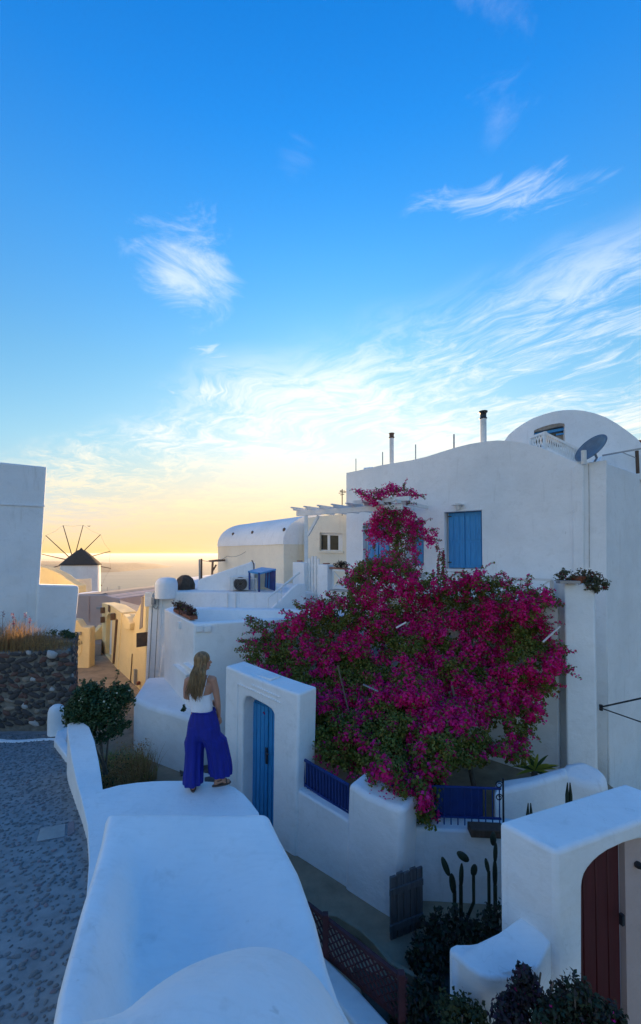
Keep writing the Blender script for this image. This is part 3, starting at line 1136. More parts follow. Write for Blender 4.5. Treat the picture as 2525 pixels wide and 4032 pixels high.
# ================================================================== WINDMILL
MY = 52.0
wm_ = thing('windmill', 'white round windmill with dark conical thatched roof and bare spokes above the sea', 'windmill', tuple(at(317, 2340, MY)))
c0 = at(317, 2340, MY)
rad = 68.5 * MY / F * 0.99
ztop = at(317, 2224, MY).z
lathe('tower', [(rad * 1.05, -9), (rad * 1.03, c0.z), (rad, ztop + .05), (rad * .9, ztop + .1), (0, ztop + .1)], (c0.x, c0.y, 0), M['white2'], wm_, 40)
za = at(323, 2157, MY).z
lathe('roof', [(rad * 1.06, ztop - .02), (rad * 1.07, ztop + .05), (rad * .60, ztop + (za - ztop) * .50), (rad * .22, ztop + (za - ztop) * .84), (rad * .10, za - .25), (0.05, za), (0, za)], (c0.x + .05, c0.y, 0), M['thatch'], wm_, 32)
hub = at(290, 2210, MY + 3.6)
lathe('hub', [(0, -.28), (.25, -.25), (.25, .25), (0, .28)], hub, M['wood'], wm_, 10)
tube('axle', [hub, Vector((c0.x, c0.y, hub.z))], .14, M['wood'], wm_, 8)
RR = 147 * (MY + 3.6) / F
tips = []
for k in range(12):
    a = R(15.5 + 30.3 * k)
    # rotor plane slightly turned
    tip = hub + Vector((math.cos(a) * RR * .97, .5 * math.cos(a), math.sin(a) * RR))
    tips.append(tip)
    tube('spoke', [hub, tip], [.075, .05], M['wood'], wm_, 5)
for k in range(12):
    a_, b_ = tips[k], tips[(k + 1) % 12]
    m_ = (a_ + b_) / 2 - (((a_ + b_) / 2) - hub) * .03
    tube('rim_rope', [a_, m_, b_], .010, M['brown'], wm_, 3)
box('small_window', at(281, 2250, MY - rad * .9), (.16, .2, .16), M['glass'], wm_)

# a gull
gl = at(351, 2072, 40)
bm = bmesh.new()
for s_ in (-1, 1):
    a_ = bm.verts.new(gl + Vector((0, -.06, 0))); b_ = bm.verts.new(gl + Vector((0, .07, 0)))
    c_ = bm.verts.new(gl + Vector((s_ * .13, .03, .06))); d_ = bm.verts.new(gl + Vector((s_ * .12, -.05, .06)))
    e_ = bm.verts.new(gl + Vector((s_ * .26, .02, .01)))
    bm.faces.new([a_, b_, c_, d_]); bm.faces.new([d_, c_, e_])
add_tube(bm, [gl + Vector((-.02, -.16, 0)), gl + Vector((0, -.05, 0)), gl + Vector((0, .1, 0)), gl + Vector((0, .2, 0))], [.01, .035, .03, .012], 6)
tag(link('bird', bm_mesh(bm), M['bird']), 'small dark bird flying in the sky beside the windmill spokes', 'bird')

# ================================================================== MIDDLE WHITE WALLS
# M1: high wall of the lower house (roof platform behind it)
M1 = Plane(K(-5.02, 11.72, -1.13), K(-0.70, 11.25, -1.13))
h1 = thing('white_house', 'low white house with a fan unit and small blue awning on its flat roof', 'house')
ZR = -1.13
slab('wall', [K3(*q_, ZR) for q_ in ((-5.02, 11.72), (-0.55, 11.23), (1.0, 12.6))] + [(3.0, 17, ZR), (0, 22, ZR), (-6, 21, ZR), (-6.6, 17, ZR), (-5.5, 14, ZR)], -4.8, M['white2'], h1, .06, 4)
# corner pillar strips on the left, conduits, lamp
for u0, u1, o_ in ((589, 602, .05), (604, 640, .03)):
    prism('pilaster', [M1(u0, 2334, -o_), M1(u1, 2334, -o_), M1.X(u1 - 20, -4.6, -o_), M1.X(u0 - 22, -4.6, -o_)], M1.inw * .06, M['white2'], h1, bevel=.02)
bm = bmesh.new()
box('meter_box', M1(588, 2360, -.08), (.24, .10, .42), M['pipe'], h1, M1.ang, .01)
for u in (603, 626):
    tube('conduit', [M1(u, 2335, -.07), M1.X(u - 22, -4.4, -.07)], .011, M['steel'], h1, 5)
lampo = box('wall_lamp', M1(605, 2366, -.12), (.10, .10, .22), M['steel'], h1, M1.ang, .01)
tube('cable', [M1(600, 2378, -.05), M1(606, 2392, -.06), M1(616, 2398, -.06), M1(622, 2388, -.05)], .012, M['steel'], h1, 5)
tube('conduit', [M1(897, 2333, -.02), M1(896, 2405, -.02)], .012, M['pipe'], h1, 5)
tube('conduit', [M1(928, 2333, -.02), M1(928, 2405, -.02)], .016, M['pipe'], h1, 5)
# pilaster lower on the left wall
prism('pilaster', [M1(636, 2548, -.30), M1(650, 2530, -.30), M1(662, 2515, -.30), M1(690, 2500, -.30), M1.X(672, -4.6, -.30), M1.X(612, -4.6, -.30)], M1.inw * .3, M['white'], h1, bevel=.06)

# rounded chimney cap, dark stone dome, poles on the roof
ch = thing('chimney', 'squat white rounded chimney on the left end of the low roof', 'chimney')
c_ = at(656, 2328, 11.95)
lathe('cap', [(.33, -.2), (.335, .20), (.31, .30), (.24, .38), (.12, .41), (0, .415)], Vector((c_.x, c_.y, ZR)), M['white2'], ch, 10)
c_ = at(729, 2326, 12.6)
dm = thing('rock_chimney', 'dark faceted stone dome on the roof beside the white rounded chimney', 'chimney')
lathe('cap', [(.31, -.2), (.32, .16), (.25, .34), (.12, .44), (0, .46)], Vector((c_.x, c_.y, ZR)), M['thatch'], dm, 8, smooth=False)
for u, u2, vt in ((787, 786, 2202), (794, 794, 2200)):
    o_ = bar('roof_post', at(u, 2300, 12.6), at(u2, vt, 12.6), .045, M['steel'] if u < 790 else M['wood'])
    tag(o_, 'thin pale grey post standing left of the white ramp' if u < 790 else 'thin dark post standing next to the grey one, left of the white ramp', 'post', 'posts beside the white ramp')
rp = thing('ramp_wall', 'white wall rising to the right behind the fan unit on the low roof', 'wall')
prism('wall', [at(776, 2330, 12.3), at(780, 2290, 12.3), at(788, 2280, 12.3), at(990, 2213, 12.3), at(1000, 2216, 12.3), at(1003, 2225, 12.3), at(1003, 2330, 12.3)], Vector((-.1, .7, 0)), M['white'], rp, bevel=.03)
tube('cable', [at(992, 2206, 12.25), at(1000, 2222, 12.2), at(1000, 2250, 12.25)], .018, M['brown'], rp, 5)
ac = thing('air_conditioner', 'outdoor fan unit with a round dark fan on the flat white roof', 'fan unit', tuple(at(945, 2322, 11.9)))
a_ = at(942, 2297, 11.9)
box('casing', a_ + Vector((0, .18, 0)), (.62, .28, .42), M['white2'], ac, 0, .02)
bm = bmesh.new()
fcn = at(946, 2299, 11.75)
for k in range(24):
    pass
lathe_me = []
bmesh.ops.create_cone(bm, cap_ends=True, segments=28, radius1=.20, radius2=.20, depth=.05, matrix=Matrix.Translation(at(947, 2299, 11.88)) @ Matrix.Rotation(R(90), 4, 'X'))
fo = link('fan', bm_mesh(bm), M['thatch'], ac)
bm = bmesh.new()
for rr in (.06, .10, .14, .18):
    n = 20
    cc = at(947, 2299, 11.84)
    pts = [cc + Vector((math.cos(2 * math.pi * k / n) * rr, 0, math.sin(2 * math.pi * k / n) * rr)) for k in range(n + 1)]
    add_tube(bm, pts, .004, 4)
link('fan_guard', bm_mesh(bm), M['steel'], fo)
for u in (917, 1010):
    bar('mount_post', at(u, 2325, 11.8), at(u, 2275, 11.8), .045, M['pipe'], ac)
bar('mount_rail', at(915, 2278, 11.8), at(1013, 2278, 11.8), .03, M['pipe'], ac)

# blue awning with door
aw = thing('awning', 'small blue awning on two posts over a blue door on the white roof', 'awning', tuple(at(1020, 2330, 11.8)))
rf = [at(977, 2248, 11.5), at(1026, 2255, 11.3), at(1088, 2240, 12.4), at(1030, 2233, 12.7)]
bm = bmesh.new()
t_ = [bm.verts.new(q_) for q_ in rf]
b_ = [bm.verts.new(q_ - Vector((0, 0, .05))) for q_ in rf]
bm.faces.new(t_); bm.faces.new(b_[::-1])
for i in range(4): bm.faces.new([t_[i], t_[(i + 1) % 4], b_[(i + 1) % 4], b_[i]])
link('roof', bm_mesh(bm), M['blue'], aw)
for (u, v0, v1, Y) in ((983, 2250, 2322, 11.5), (1021, 2255, 2331, 11.3)):
    bar('post', at(u, v0, Y), at(u, v1, Y), .05, M['navy'], aw)
dr_ = prism('door', [at(1045, 2248, 12.2), at(1082, 2248, 12.0), at(1080, 2326, 12.0), at(1042, 2312, 12.2)], Vector((.03, .05, 0)), M['navy'], aw, bevel=0)
for k in range(3):
    bar('door_slat', at(1050 + 11 * k, 2250, 12.1), at(1048 + 11 * k, 2314 + 3 * k, 12.08), .02, M['blue'], dr_)
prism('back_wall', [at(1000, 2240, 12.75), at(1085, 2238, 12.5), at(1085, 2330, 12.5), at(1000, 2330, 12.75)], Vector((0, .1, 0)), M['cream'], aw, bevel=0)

# vaulted building behind
vb = thing('vaulted_house', 'cream house with a pale barrel-vaulted roof pierced by three small dark vents', 'house')
Ze = 0.36
A1, A2 = Vector(K(-1.47, 15.0, .36, True)), Vector(K(-5.45, 20.2, .36, True))
ax = (A2 - A1).normalized()
nn = Vector((-ax.y * -1, ax.x * -1))
nn = Vector((ax.y, -ax.x))
if nn.x < 0: nn = -nn
bm = bmesh.new()
rows = []
Wv = 1.75
for j in range(14):
    t = j / 13
    base = A1.lerp(A2, t)
    ri = []
    for k in range(21):
        a = math.pi * k / 20
        h_ = Wv * (1 - math.cos(a))
        z = Ze + 1.22 * math.sin(a) ** 0.9 + .01 * noise.noise(Vector((j * .5, k * .4, 0)))
        q_ = base + nn * h_
        ri.append(bm.verts.new((q_.x, q_.y, z)))
    rows.append(ri)
for a, b in zip(rows, rows[1:]):
    for k in range(20): bm.faces.new([a[k], a[k + 1], b[k + 1], b[k]])
bm.faces.new(rows[0]); bm.faces.new(rows[-1][::-1])
link('vaulted_roof', bm_mesh(bm), M['white2'], vb, 0, smooth=True)
w0, w1_ = A1, A2
ps = [A1 + nn * .03, A2 + nn * .03, A2 + nn * (2 * Wv - .03), A1 + nn * (2 * Wv - .03)]
slab('wall', [(q_.x, q_.y, Ze + .012) for q_ in ps], ZR - .5, M['cream'], vb, .02)
for (u, v) in ((919, 2103), (995, 2097), (1120, 2086)):
    # project on the vault: search along the ray
    x, s_ = ray(u, v)
    best = None
    for i in range(400):
        Y = 14.5 + i * .02
        d_ = Vector((x * Y, Y)) - A1
        h_ = d_.dot(nn)
        if h_ < 0: continue
        cz = Ze + 1.22 * max(0, math.sin(math.acos(max(-1, min(1, 1 - h_ / Wv))))) ** .9
        if cz >= s_ * Y:
            best = Vector((x * Y, Y, s_ * Y)); break
    if best is not None:
        bm = bmesh.new()
        bmesh.ops.create_icosphere(bm, subdivisions=1, radius=.075, matrix=Matrix.Translation(best) @ Matrix.Diagonal((1, 1.4, 1.2, 1)))
        link('roof_vent', bm_mesh(bm), M['brown'], vb)
# porch bit at its far left
pq = thing('porch_roof', 'small dark porch canopy on a post at the left end of the vaulted house', 'canopy')
prism('roof', [at(820, 2207, 18.5), at(852, 2203, 18.5), at(852, 2211, 18.5), at(826, 2213, 18.5)], Vector((.2, .9, 0)), M['brown'], pq, bevel=0)
bar('post', at(838, 2212, 18.5), at(836, 2262, 18.5), .08, M['brown'], pq)
bar('brace', at(839, 2246, 18.5), at(852, 2224, 18.6), .06, M['brown'], pq)

# cream wall with the window, behind the pergola
CW = Plane((at(1212, 2150, 15.0).x, 15.0), (at(1380, 2150, 14.2).x, 14.2))
cw = thing('cream_house', 'cream wall with a small two-pane window between the pergola post and the white house', 'house')
hole = [CW(1258, 2172), CW(1259, 2097), CW(1349, 2101), CW(1349, 2174)]
ztp = CW(1300, 2030).z
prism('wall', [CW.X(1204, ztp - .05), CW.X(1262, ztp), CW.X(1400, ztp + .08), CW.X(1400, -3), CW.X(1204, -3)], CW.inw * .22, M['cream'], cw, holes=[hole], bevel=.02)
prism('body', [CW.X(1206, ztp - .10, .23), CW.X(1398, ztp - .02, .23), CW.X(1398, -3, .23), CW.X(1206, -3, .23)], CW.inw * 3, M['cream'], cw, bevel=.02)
wf = prism('window', [CW(1257, 2173, .13), CW(1258, 2096, .13), CW(1350, 2100, .13), CW(1350, 2175, .13)], CW.inw * .04, M['wpaint'], cw, holes=[[CW(1262, 2164, .13), CW(1263, 2106, .13), CW(1290, 2107, .13), CW(1290, 2165, .13)], [CW(1300, 2165, .13), CW(1300, 2108, .13), CW(1333, 2109, .13), CW(1333, 2166, .13)]], bevel=.006)
for a_ in ((1260, 2166, 1264, 2104, 1292, 1292), (1298, 2167, 1298, 2106, 1335, 1335)):
    prism('pane', [CW(a_[0], a_[1], .155), CW(a_[2], a_[3], .155), CW(a_[4], a_[3] + 1, .155), CW(a_[5], a_[1] + 1, .155)], CW.inw * .012, M['glass'], wf, bevel=0)
prism('window_sill', [CW(1254, 2176, -.06), CW(1254, 2168, -.06), CW(1352, 2170, -.06), CW(1352, 2178, -.06)], CW.inw * .16, M['cream'], wf, bevel=.008)

# M2: the nearer stepped house with the planter on its corner
PL = Plane(K(-4.10, 10.25, -1.45), K(-2.63, 8.10, -1.45))
PR = Plane(K(-2.63, 8.10, -1.45), K(0.6, 9.15, -1.45))
h2 = thing('white_house', 'white terrace block behind the woman, a flower planter on its rim', 'house')
Z2 = -1.45
slab('wall', [(*K(*q_, Z2), Z2 - .33) for q_ in ((-4.08, 10.25), (-2.63, 8.14), (0.6, 9.19), (0.6, 11.6), (-4.2, 11.4))], -4.8, M['white'], h2, .03)
# rim walls in one closed ring
bm = bmesh.new()
out = [Vector(K(*q_, Z2)) for q_ in ((-4.10, 10.25), (-2.63, 8.10), (0.62, 9.15), (0.62, 10.2), (-4.10, 10.75))]
inn = [Vector(K(*q_, Z2)) for q_ in ((-3.86, 10.22), (-2.57, 8.36), (0.40, 9.32), (0.40, 9.92), (-3.86, 10.36))]
ot = [bm.verts.new((q_.x, q_.y, Z2)) for q_ in out]; it = [bm.verts.new((q_.x, q_.y, Z2)) for q_ in inn]
ob = [bm.verts.new((q_.x, q_.y, -4.8)) for q_ in out]; ib = [bm.verts.new((q_.x, q_.y, Z2 - .6)) for q_ in inn]
for i in range(5):
    j = (i + 1) % 5
    bm.faces.new([ot[i], ot[j], it[j], it[i]])
    bm.faces.new([ot[i], ob[i], ob[j], ot[j]])
    bm.faces.new([it[i], it[j], ib[j], ib[i]])
rim = link('parapet', bm_mesh(bm), M['white'], h2, .035, 3)
for u in (690, 724):
    pass
box('vent_cover', PL(707, 2462, -.02), (.14, .05, .14), M['white2'], h2, PL.ang, .01)
for u in (786, 820):
    box('vent_cover', PR(u, 2476, -.02), (.13, .05, .13), M['white2'], h2, PR.ang, .01)
prism('ledge', [PL(676, 2618, -.10), PL(684, 2616, -.10), PL(735, 2658, -.10), PL(730, 2668, -.10)], PL.inw * .16, M['white'], h2, bevel=.02)
prism('ledge', [PL(714, 2612, -.10), PL(722, 2610, -.10), PL(756, 2634, -.10), PL(754, 2645, -.10)], PL.inw * .16, M['white'], h2, bevel=.02)
# low white bench block before it
bb = atz(575, 2765, -3.22)
bp = [atz(578, 2770, -3.25), atz(640, 2790, -3.25), atz(748, 2765, -3.25), atz(752, 2735, -3.25), atz(640, 2715, -3.25), atz(590, 2742, -3.25)]
tag(slab('bench_block', [Vector(K3(*q_, -3.25)) for q_ in ((-4.25, 9.05), (-3.72, 8.62), (-2.60, 8.02), (-2.40, 8.6), (-3.9, 10.6), (-4.60, 10.5))], -4.8, M['white'], None, .10, 5),
    'thick low white plaster block against the wall left of the woman', 'block')

# ================================================================== HOUSE ON THE RIGHT
H = Plane(K(0.9, 13.2, 2.85), K(5.95, 8.6, 2.04))
hs_ = thing('white_house', 'large white house on the right with blue shutters and a wavy rounded roofline', 'house')
topl = [(1364, 1862), (1440, 1847), (1500, 1832), (1560, 1822), (1620, 1812), (1680, 1798), (1730, 1782), (1790, 1763), (1850, 1748), (1910, 1738), (1960, 1734), (2010, 1736), (2060, 1744), (2110, 1756), (2160, 1775), (2210, 1797), (2250, 1812), (2290, 1823), (2330, 1820), (2388, 1811)]
holeR = [(1751, 2240), (1750, 2017), (1897, 2009), (1900, 2240)]
holeL = [(1430, 2212), (1430, 2061), (1535, 2056), (1535, 2215)]
holeM = [(1596, 2228), (1596, 2050), (1668, 2046), (1669, 2229)]
fr_ = [H(u, v) for u, v in topl] + [H.X(2388, -6.9), H.X(1364, -6.9)]
prism('wall', fr_, H.inw * .22, M['white'], hs_, holes=[[H(u, v) for u, v in h_] for h_ in (holeR, holeL, holeM)], bevel=.05, seg=4)
bk = [q_ + H.inw * .225 - Vector((0, 0, .02)) for q_ in fr_]
prism('body', bk, H.inw * 5.2, M['white'], hs_, bevel=.03)


cz = H(2388, 1811)
wing = [Vector((cz.x - .02, cz.y + .02, cz.z - .03)), Vector((cz.x + .81 * 7, cz.y + .59 * 7, cz.z - .06)), Vector((cz.x + 3, cz.y + 7, cz.z - .06)), Vector((cz.x - .6, cz.y + 3, cz.z - .1))]
slab('side_wall', wing, -6.9, M['white2'], hs_, .04)


def shutter(px, off, n_slat=4, parent=hs_, splits=2):
    """closed wooden shutter of two leaves with raised panels"""
    f = prism('shutter', [H(u, v, off) for u, v in px], H.inw * .04, M['blue'], parent, bevel=.006)
    (u0, v0), (u1, v1), (u2, v2), (u3, v3) = px     # bl, tl, tr, br
    def P_(s_, t_, o_):
        ua = u1 + (u2 - u1) * s_; va = v1 + (v2 - v1) * s_
        ub = u0 + (u3 - u0) * s_; vb_ = v0 + (v3 - v0) * s_
        return H(ua + (ub - ua) * t_, va + (vb_ - va) * t_, off + o_)
    for l_ in range(splits):
        s0, s1 = l_ / splits, (l_ + 1) / splits
        w = s1 - s0
        lf = prism('leaf', [P_(s0 + .015, .99, -.018), P_(s0 + .015, .012, -.018), P_(s1 - .015, .012, -.018), P_(s1 - .015, .99, -.018)], H.inw * .02, M['blue'], f, bevel=.004)
    return f


shR = shutter([(1768, 2236), (1766, 2020), (1896, 2012), (1899, 2237)], .13)


def shutter_boards(px, off, n, f):
    (u0, v0), (u1, v1), (u2, v2), (u3, v3) = px
    for k in range(n):
        s0, s1 = (k + .10) / n, (k + .90) / n
        def P_(s_, t_, o_):
            ua = u1 + (u2 - u1) * s_; va = v1 + (v2 - v1) * s_
            ub = u0 + (u3 - u0) * s_; vb_ = v0 + (v3 - v0) * s_
            return H(ua + (ub - ua) * t_, va + (vb_ - va) * t_, off + o_)
        for t0, t1 in ((.07, .50), (.55, .95)):
            prism('panel', [P_(s0, t1, -.03), P_(s0, t0, -.03), P_(s1, t0, -.03), P_(s1, t1, -.03)], H.inw * .012, M['blue'], f, bevel=.004, seg=1)


shutter_boards([(1768, 2236), (1766, 2020), (1896, 2012), (1899, 2237)], .13, 6, shR)
for v in (2034, 2214):
    box('hinge', H(1771, v, .09), (.10, .03, .03), M['iron'], shR, H.ang)
shL = shutter([(1449, 2212), (1449, 2062), (1534, 2058), (1534, 2214)], .13)
shutter_boards([(1449, 2212), (1449, 2062), (1534, 2058), (1534, 2214)], .13, 4, shL)
shM = shutter([(1622, 2226), (1622, 2050), (1667, 2048), (1668, 2227)], .13, splits=1)
shutter_boards([(1622, 2226), (1622, 2050), (1667, 2048), (1668, 2227)], .13, 2, shM)
prism('window_sill', [H(1768, 2250, -.07), H(1768, 2240, -.07), H(1904, 2242, -.07), H(1904, 2254, -.07)], H.inw * .16, M['white2'], hs_, bevel=.01)
prism('sill_tile', [H(1790, 2256, -.12), H(1790, 2251, -.12), H(1826, 2252, -.12), H(1826, 2257, -.12)], H.inw * .1, M['terracotta'], hs_, bevel=.003)
prism('window_sill', [H(1592, 2240, -.05), H(1592, 2230, -.05), H(1672, 2231, -.05), H(1672, 2241, -.05)], H.inw * .12, M['white2'], hs_, bevel=.01)
lo = box('wall_lamp', H(1803, 1988, -.10), (.30, .18, .03), M['pipe'], hs_, H.ang, .008)
lathe('lamp_body', [(0, .13), (.085, .12), (.07, .02), (.045, -.05), (0, -.05)], H(1803, 2000, -.10), M['pipe'], lo, 10)
# hood over shutter, thin crack-like downpipe lines
bar('lintel', H(1748, 2015, -.012), H(1900, 2006, -.012), .03, M['white2'], hs_)
tube('downpipe', [H(2318, 1826, -.015), H(2320, 1960, -.02), H(2321, 2235, -.015)], .008, M['stone_pale'], hs_, 6)
prism('pilaster', [H(2252, 1842, -.05), H(2268, 1826, -.05), H(2300, 1830, -.05), H(2300, 2340, -.05), H(2256, 2340, -.05)], H.inw * .05, M['white'], hs_, bevel=.04)

# roof things
ck = thing('chimney_pipe', 'tall cream stovepipe with a black cap on the right part of the wavy roof', 'chimney')
c_ = H(1904, 1735, .6)
hh = H(1904, 1650, .6).z
lathe('pipe', [(.085, c_.z - .3), (.085, hh)], (c_.x, c_.y, 0), M['pipe'], ck, 14)
lathe('cap', [(.09, 0), (.11, .02), (.085, .05), (.085, .16), (.12, .19), (.12, .22), (0, .25)], (c_.x, c_.y, hh), M['iron'], ck, 12)
ck = thing('chimney_pipe', 'shorter thin stovepipe with a dark cap nearest the left end of the roof', 'chimney')
c_ = H(1543, 1825, .6)
hh = H(1543, 1726, .6).z
lathe('pipe', [(.072, c_.z - .3), (.072, hh)], (c_.x, c_.y, 0), M['pipe'], ck, 12)
lathe('cap', [(.075, 0), (.10, .03), (.075, .06), (.08, .14), (.10, .17), (0, .19)], (c_.x, c_.y, hh), M['brown'], ck, 12)
for i, (u, v0, v1, w_, lb_) in enumerate(((1402, 1862, 1806, .03, 'first thin steel rod on the roof from its left end'), (1507, 1840, 1780, .035, 'thin steel rod on the roof just left of the shorter stovepipe'), (1637, 1812, 1750, .035, 'thin steel rod on the roof right of the shorter stovepipe'), (1788, 1772, 1710, .05, 'thicker steel rod on the roof between the two stovepipes'))):
    c_ = H(u, v0, .4); c_.z -= .2
    tag(tube('roof_rod', [c_, H(u, v1, .4)], w_ / 2, M['steel'], None, 6), lb_, 'rod', 'steel rods sticking up from the roof')
box_ = tag(slab('roof_hatch', [H(1432, 1846, .3), H(1470, 1840, .3), H(1470, 1838, .9), H(1432, 1842, .9)], H(1450, 1860, .3).z - .2, M['white2'], None, .02), 'low flat white slab on the left end of the roof edge', 'slab')
an = thing('tv_antenna', 'small television aerial on a thin mast behind the pergola beam', 'antenna')
b_ = at(1348, 1990, 13.6)
tube('mast', [at(1348, 2030, 13.8), at(1348, 1926, 13.8)], .018, M['brown'], an, 5)
for v, w_ in ((1935, 10), (1941, 14), (1948, 8)):
    bar('element', at(1348 - w_, v + 1, 13.8), at(1348 + w_, v - 2, 13.8), .02, M['brown'], an)
bar('boom', at(1340, 1932, 13.5), at(1364, 1936, 14.0), .02, M['brown'], an)

# upper vault
VP = Plane((at(1985, 1740, 13.4).x, 13.4), (at(2560, 1740, 12.2).x, 12.2))
uv = thing('vaulted_house', 'upper white barrel-vaulted storey with a recessed window above the large house', 'house')
arcp = [(1978, 1760), (1985, 1738), (2003, 1712), (2030, 1689), (2062, 1667), (2100, 1646), (2140, 1631), (2180, 1620), (2220, 1614), (2262, 1613), (2302, 1617), (2345, 1627), (2388, 1643), (2430, 1667), (2470, 1695), (2505, 1722), (2530, 1748), (2560, 1790)]
hw = [(2104, 1760), (2104, 1695), (2118, 1688), (2145, 1678), (2175, 1670), (2205, 1666), (2224, 1668), (2227, 1760)]
fr_ = [VP(u, v) for u, v in arcp] + [VP.X(2560, 0.5), VP.X(1978, 0.5)]
prism('wall', fr_, VP.inw * .3, M['white2'], uv, holes=[[VP(u, v) for u, v in hw]], bevel=.03)
prism('vault', [q_ + VP.inw * .31 - Vector((0, 0, .03)) for q_ in fr_], VP.inw * 4, M['white2'], uv, bevel=.02)
wf = prism('window', [VP(u, v, .2) for u, v in ((2102, 1760), (2102, 1690), (2160, 1674), (2228, 1664), (2230, 1760))], VP.inw * .03, M['glass'], uv, bevel=0)
prism('window_hood', [VP(u, v, .02) for u, v in ((2104, 1700), (2104, 1692), (2145, 1676), (2205, 1664), (2226, 1665), (2226, 1676), (2190, 1681), (2140, 1694))], VP.inw * .17, M['stone_tan'], wf, bevel=0)
bar('window_frame', VP(2104, 1712, .17), VP(2228, 1688, .17), .09, M['blue'], wf)
bar('window_frame', VP(2190, 1712, .16), VP(2228, 1706, .16), .05, M['blue'], wf)
prism('window_blind', [VP(u, v, .18) for u, v in ((2190, 1735), (2190, 1714), (2224, 1708), (2224, 1735))], VP.inw * .02, M['stone_tan'], wf, bevel=0)

# lattice balustrade on the roof
lb2 = thing('roof_balustrade', 'white concrete lattice balustrade on the roof in front of the upper window', 'balustrade')
a0, a1, a2 = at(2092, 1722, 10.6), at(2146, 1704, 9.9), at(2296, 1778, 9.3)
for (p_, q_, n_) in ((a0, a1, 5), (a1, a2, 16)):
    bar('top_rail', p_, q_, .07, M['wpaint'], lb2, .05)
    d_ = (q_ - p_) / n_
    for k in range(n_ + 1):
        for s_ in (-1, 1):
            t0 = p_ + d_ * k
            t1 = t0 + d_ * s_ * 1.0 - Vector((0, 0, .34))
            if (s_ < 0 and k == 0) or (s_ > 0 and k == n_): continue
            bar('lattice_bar', t0, t1, .022, M['wpaint'], lb2)
for p_ in (a0, a1):
    bar('newel', p_ + Vector((0, 0, .03)), p_ - Vector((0, 0, .5)), .07, M['wpaint'], lb2)

# satellite dish
sdh = thing('satellite_dish', 'dark grey satellite dish tilted on the roof edge beside a short white pipe', 'satellite dish', tuple(at(2325, 1805, 8.9)))
dc = at(2326, 1764, 8.9)
nrm = Vector((-.80, -.18, .566)).normalized()
bm = bmesh.new()
rotm = nrm.to_track_quat('Z', 'Y').to_matrix().to_4x4()
rings = []
for j in range(7):
    r_ = .37 * j / 6
    zz_ = -.10 * (1 - (j / 6) ** 2)
    rings.append([bm.verts.new(Matrix.Translation(dc) @ rotm @ Vector((r_ * math.cos(2 * math.pi * k / 36), r_ * math.sin(2 * math.pi * k / 36), zz_))) for k in range(36)] if j else [bm.verts.new(Matrix.Translation(dc) @ rotm @ Vector((0, 0, zz_)))])
for a, b in zip(rings, rings[1:]):
    for k in range(36):
        if len(a) == 1: bm.faces.new([a[0], b[k], b[(k + 1) % 36]])
        else: bm.faces.new([a[k], b[k], b[(k + 1) % 36], a[(k + 1) % 36]])
o_ = link('reflector', bm_mesh(bm), M['dish'], sdh, smooth=True)
sm = o_.modifiers.new('solid', 'SOLIDIFY'); sm.thickness = .012
tube('mast', [dc - nrm * .1, dc - nrm * .2 - Vector((0, 0, .1)), at(2335, 1830, 9.1)], .025, M['steel'], sdh, 8)
tag(tube('roof_pipe', [at(2300, 1830, 8.5), at(2299, 1774, 8.5)], .052, M['pipe'], None, 12), 'short white pipe standing in front of the satellite dish', 'pipe')
ra = thing('roof_canopy', 'thin metal canopy frame with a dark red post at the right edge of the roof', 'canopy')
bar('front_rail', at(2372, 1794, 9.6), at(2560, 1760, 9.0), .035, M['steel'], ra)
bar('brace', at(2452, 1782, 9.3), at(2512, 1806, 9.2), .018, M['steel'], ra)
bar('post', at(2508, 1775, 9.2), at(2512, 1864, 9.2), .05, M['brown'], ra)
tag(prism('roof_parapet', [at(u, v, 10.0) for u, v in ((2360, 1850), (2368, 1796), (2450, 1784), (2560, 1790), (2560, 1900))], Vector((.2, 1, 0)), M['white2'], None, bevel=.02), 'low white parapet behind the satellite dish under the canopy rail', 'wall')
tag(prism('roof_block', [at(u, v, 12.6) for u, v in ((2512, 1800), (2514, 1732), (2600, 1730), (2600, 1800))], Vector((.2, .6, 0)), M['terracotta'], None, bevel=.02), 'small reddish block behind the right end of the upper vault', 'block')

# ================================================================== TERRACE
T = Plane(K(0.3, 11.3, -.5, True), K(4.8, 7.7, -.5, True))
te = thing('terrace', 'raised white terrace in front of the large house, its base wall behind the bougainvillea', 'terrace')
TZ = -1.38
slab('base', [(*K(*q_, -.5, True), TZ) for q_ in ((-0.75, 12.14), (4.75, 7.74), (6.3, 9.6), (0.9, 15.0))], -6.9, M['white'], te, .04)
pA, pB = T.X(1262, TZ, -.02), T.X(2196, TZ, -.02)
prism('kerb_wall', [T(1286, 2325, -.03), Vector((pB.x, pB.y, -1.04)), Vector((pB.x, pB.y, -2.0)), T.X(1286, -2.0, -.03)], T.inw * .2, M['white'], te, bevel=.02)
prism('kerb_ledge', [T.loc(0.02, -1.05, -.09), T.loc(5.6, -1.05, -.09), T.loc(5.6, -1.01, -.09), T.loc(0.02, -1.01, -.09)], T.inw * .28, M['stone_pale'], te, bevel=.006)
for (u0, u1, vt, o_, w_) in ((1152, 1198, 2213, -.10, .45), (1252, 1290, 2222, -.06, .3)):
    pr = prism('gate_pillar', [T(u0, vt, o_), T(u1, vt + 3, o_), T.X(u1, -2.0, o_), T.X(u0, -2.0, o_)], T.inw * w_, M['white'], te, bevel=.02)
box('pillar_tile', T(1180, 2209, .1), (.14, .1, .03), M['terracotta'], te, T.ang)
box('pillar_tile', T(1286, 2219, .05), (.18, .1, .03), M['terracotta'], te, T.ang)
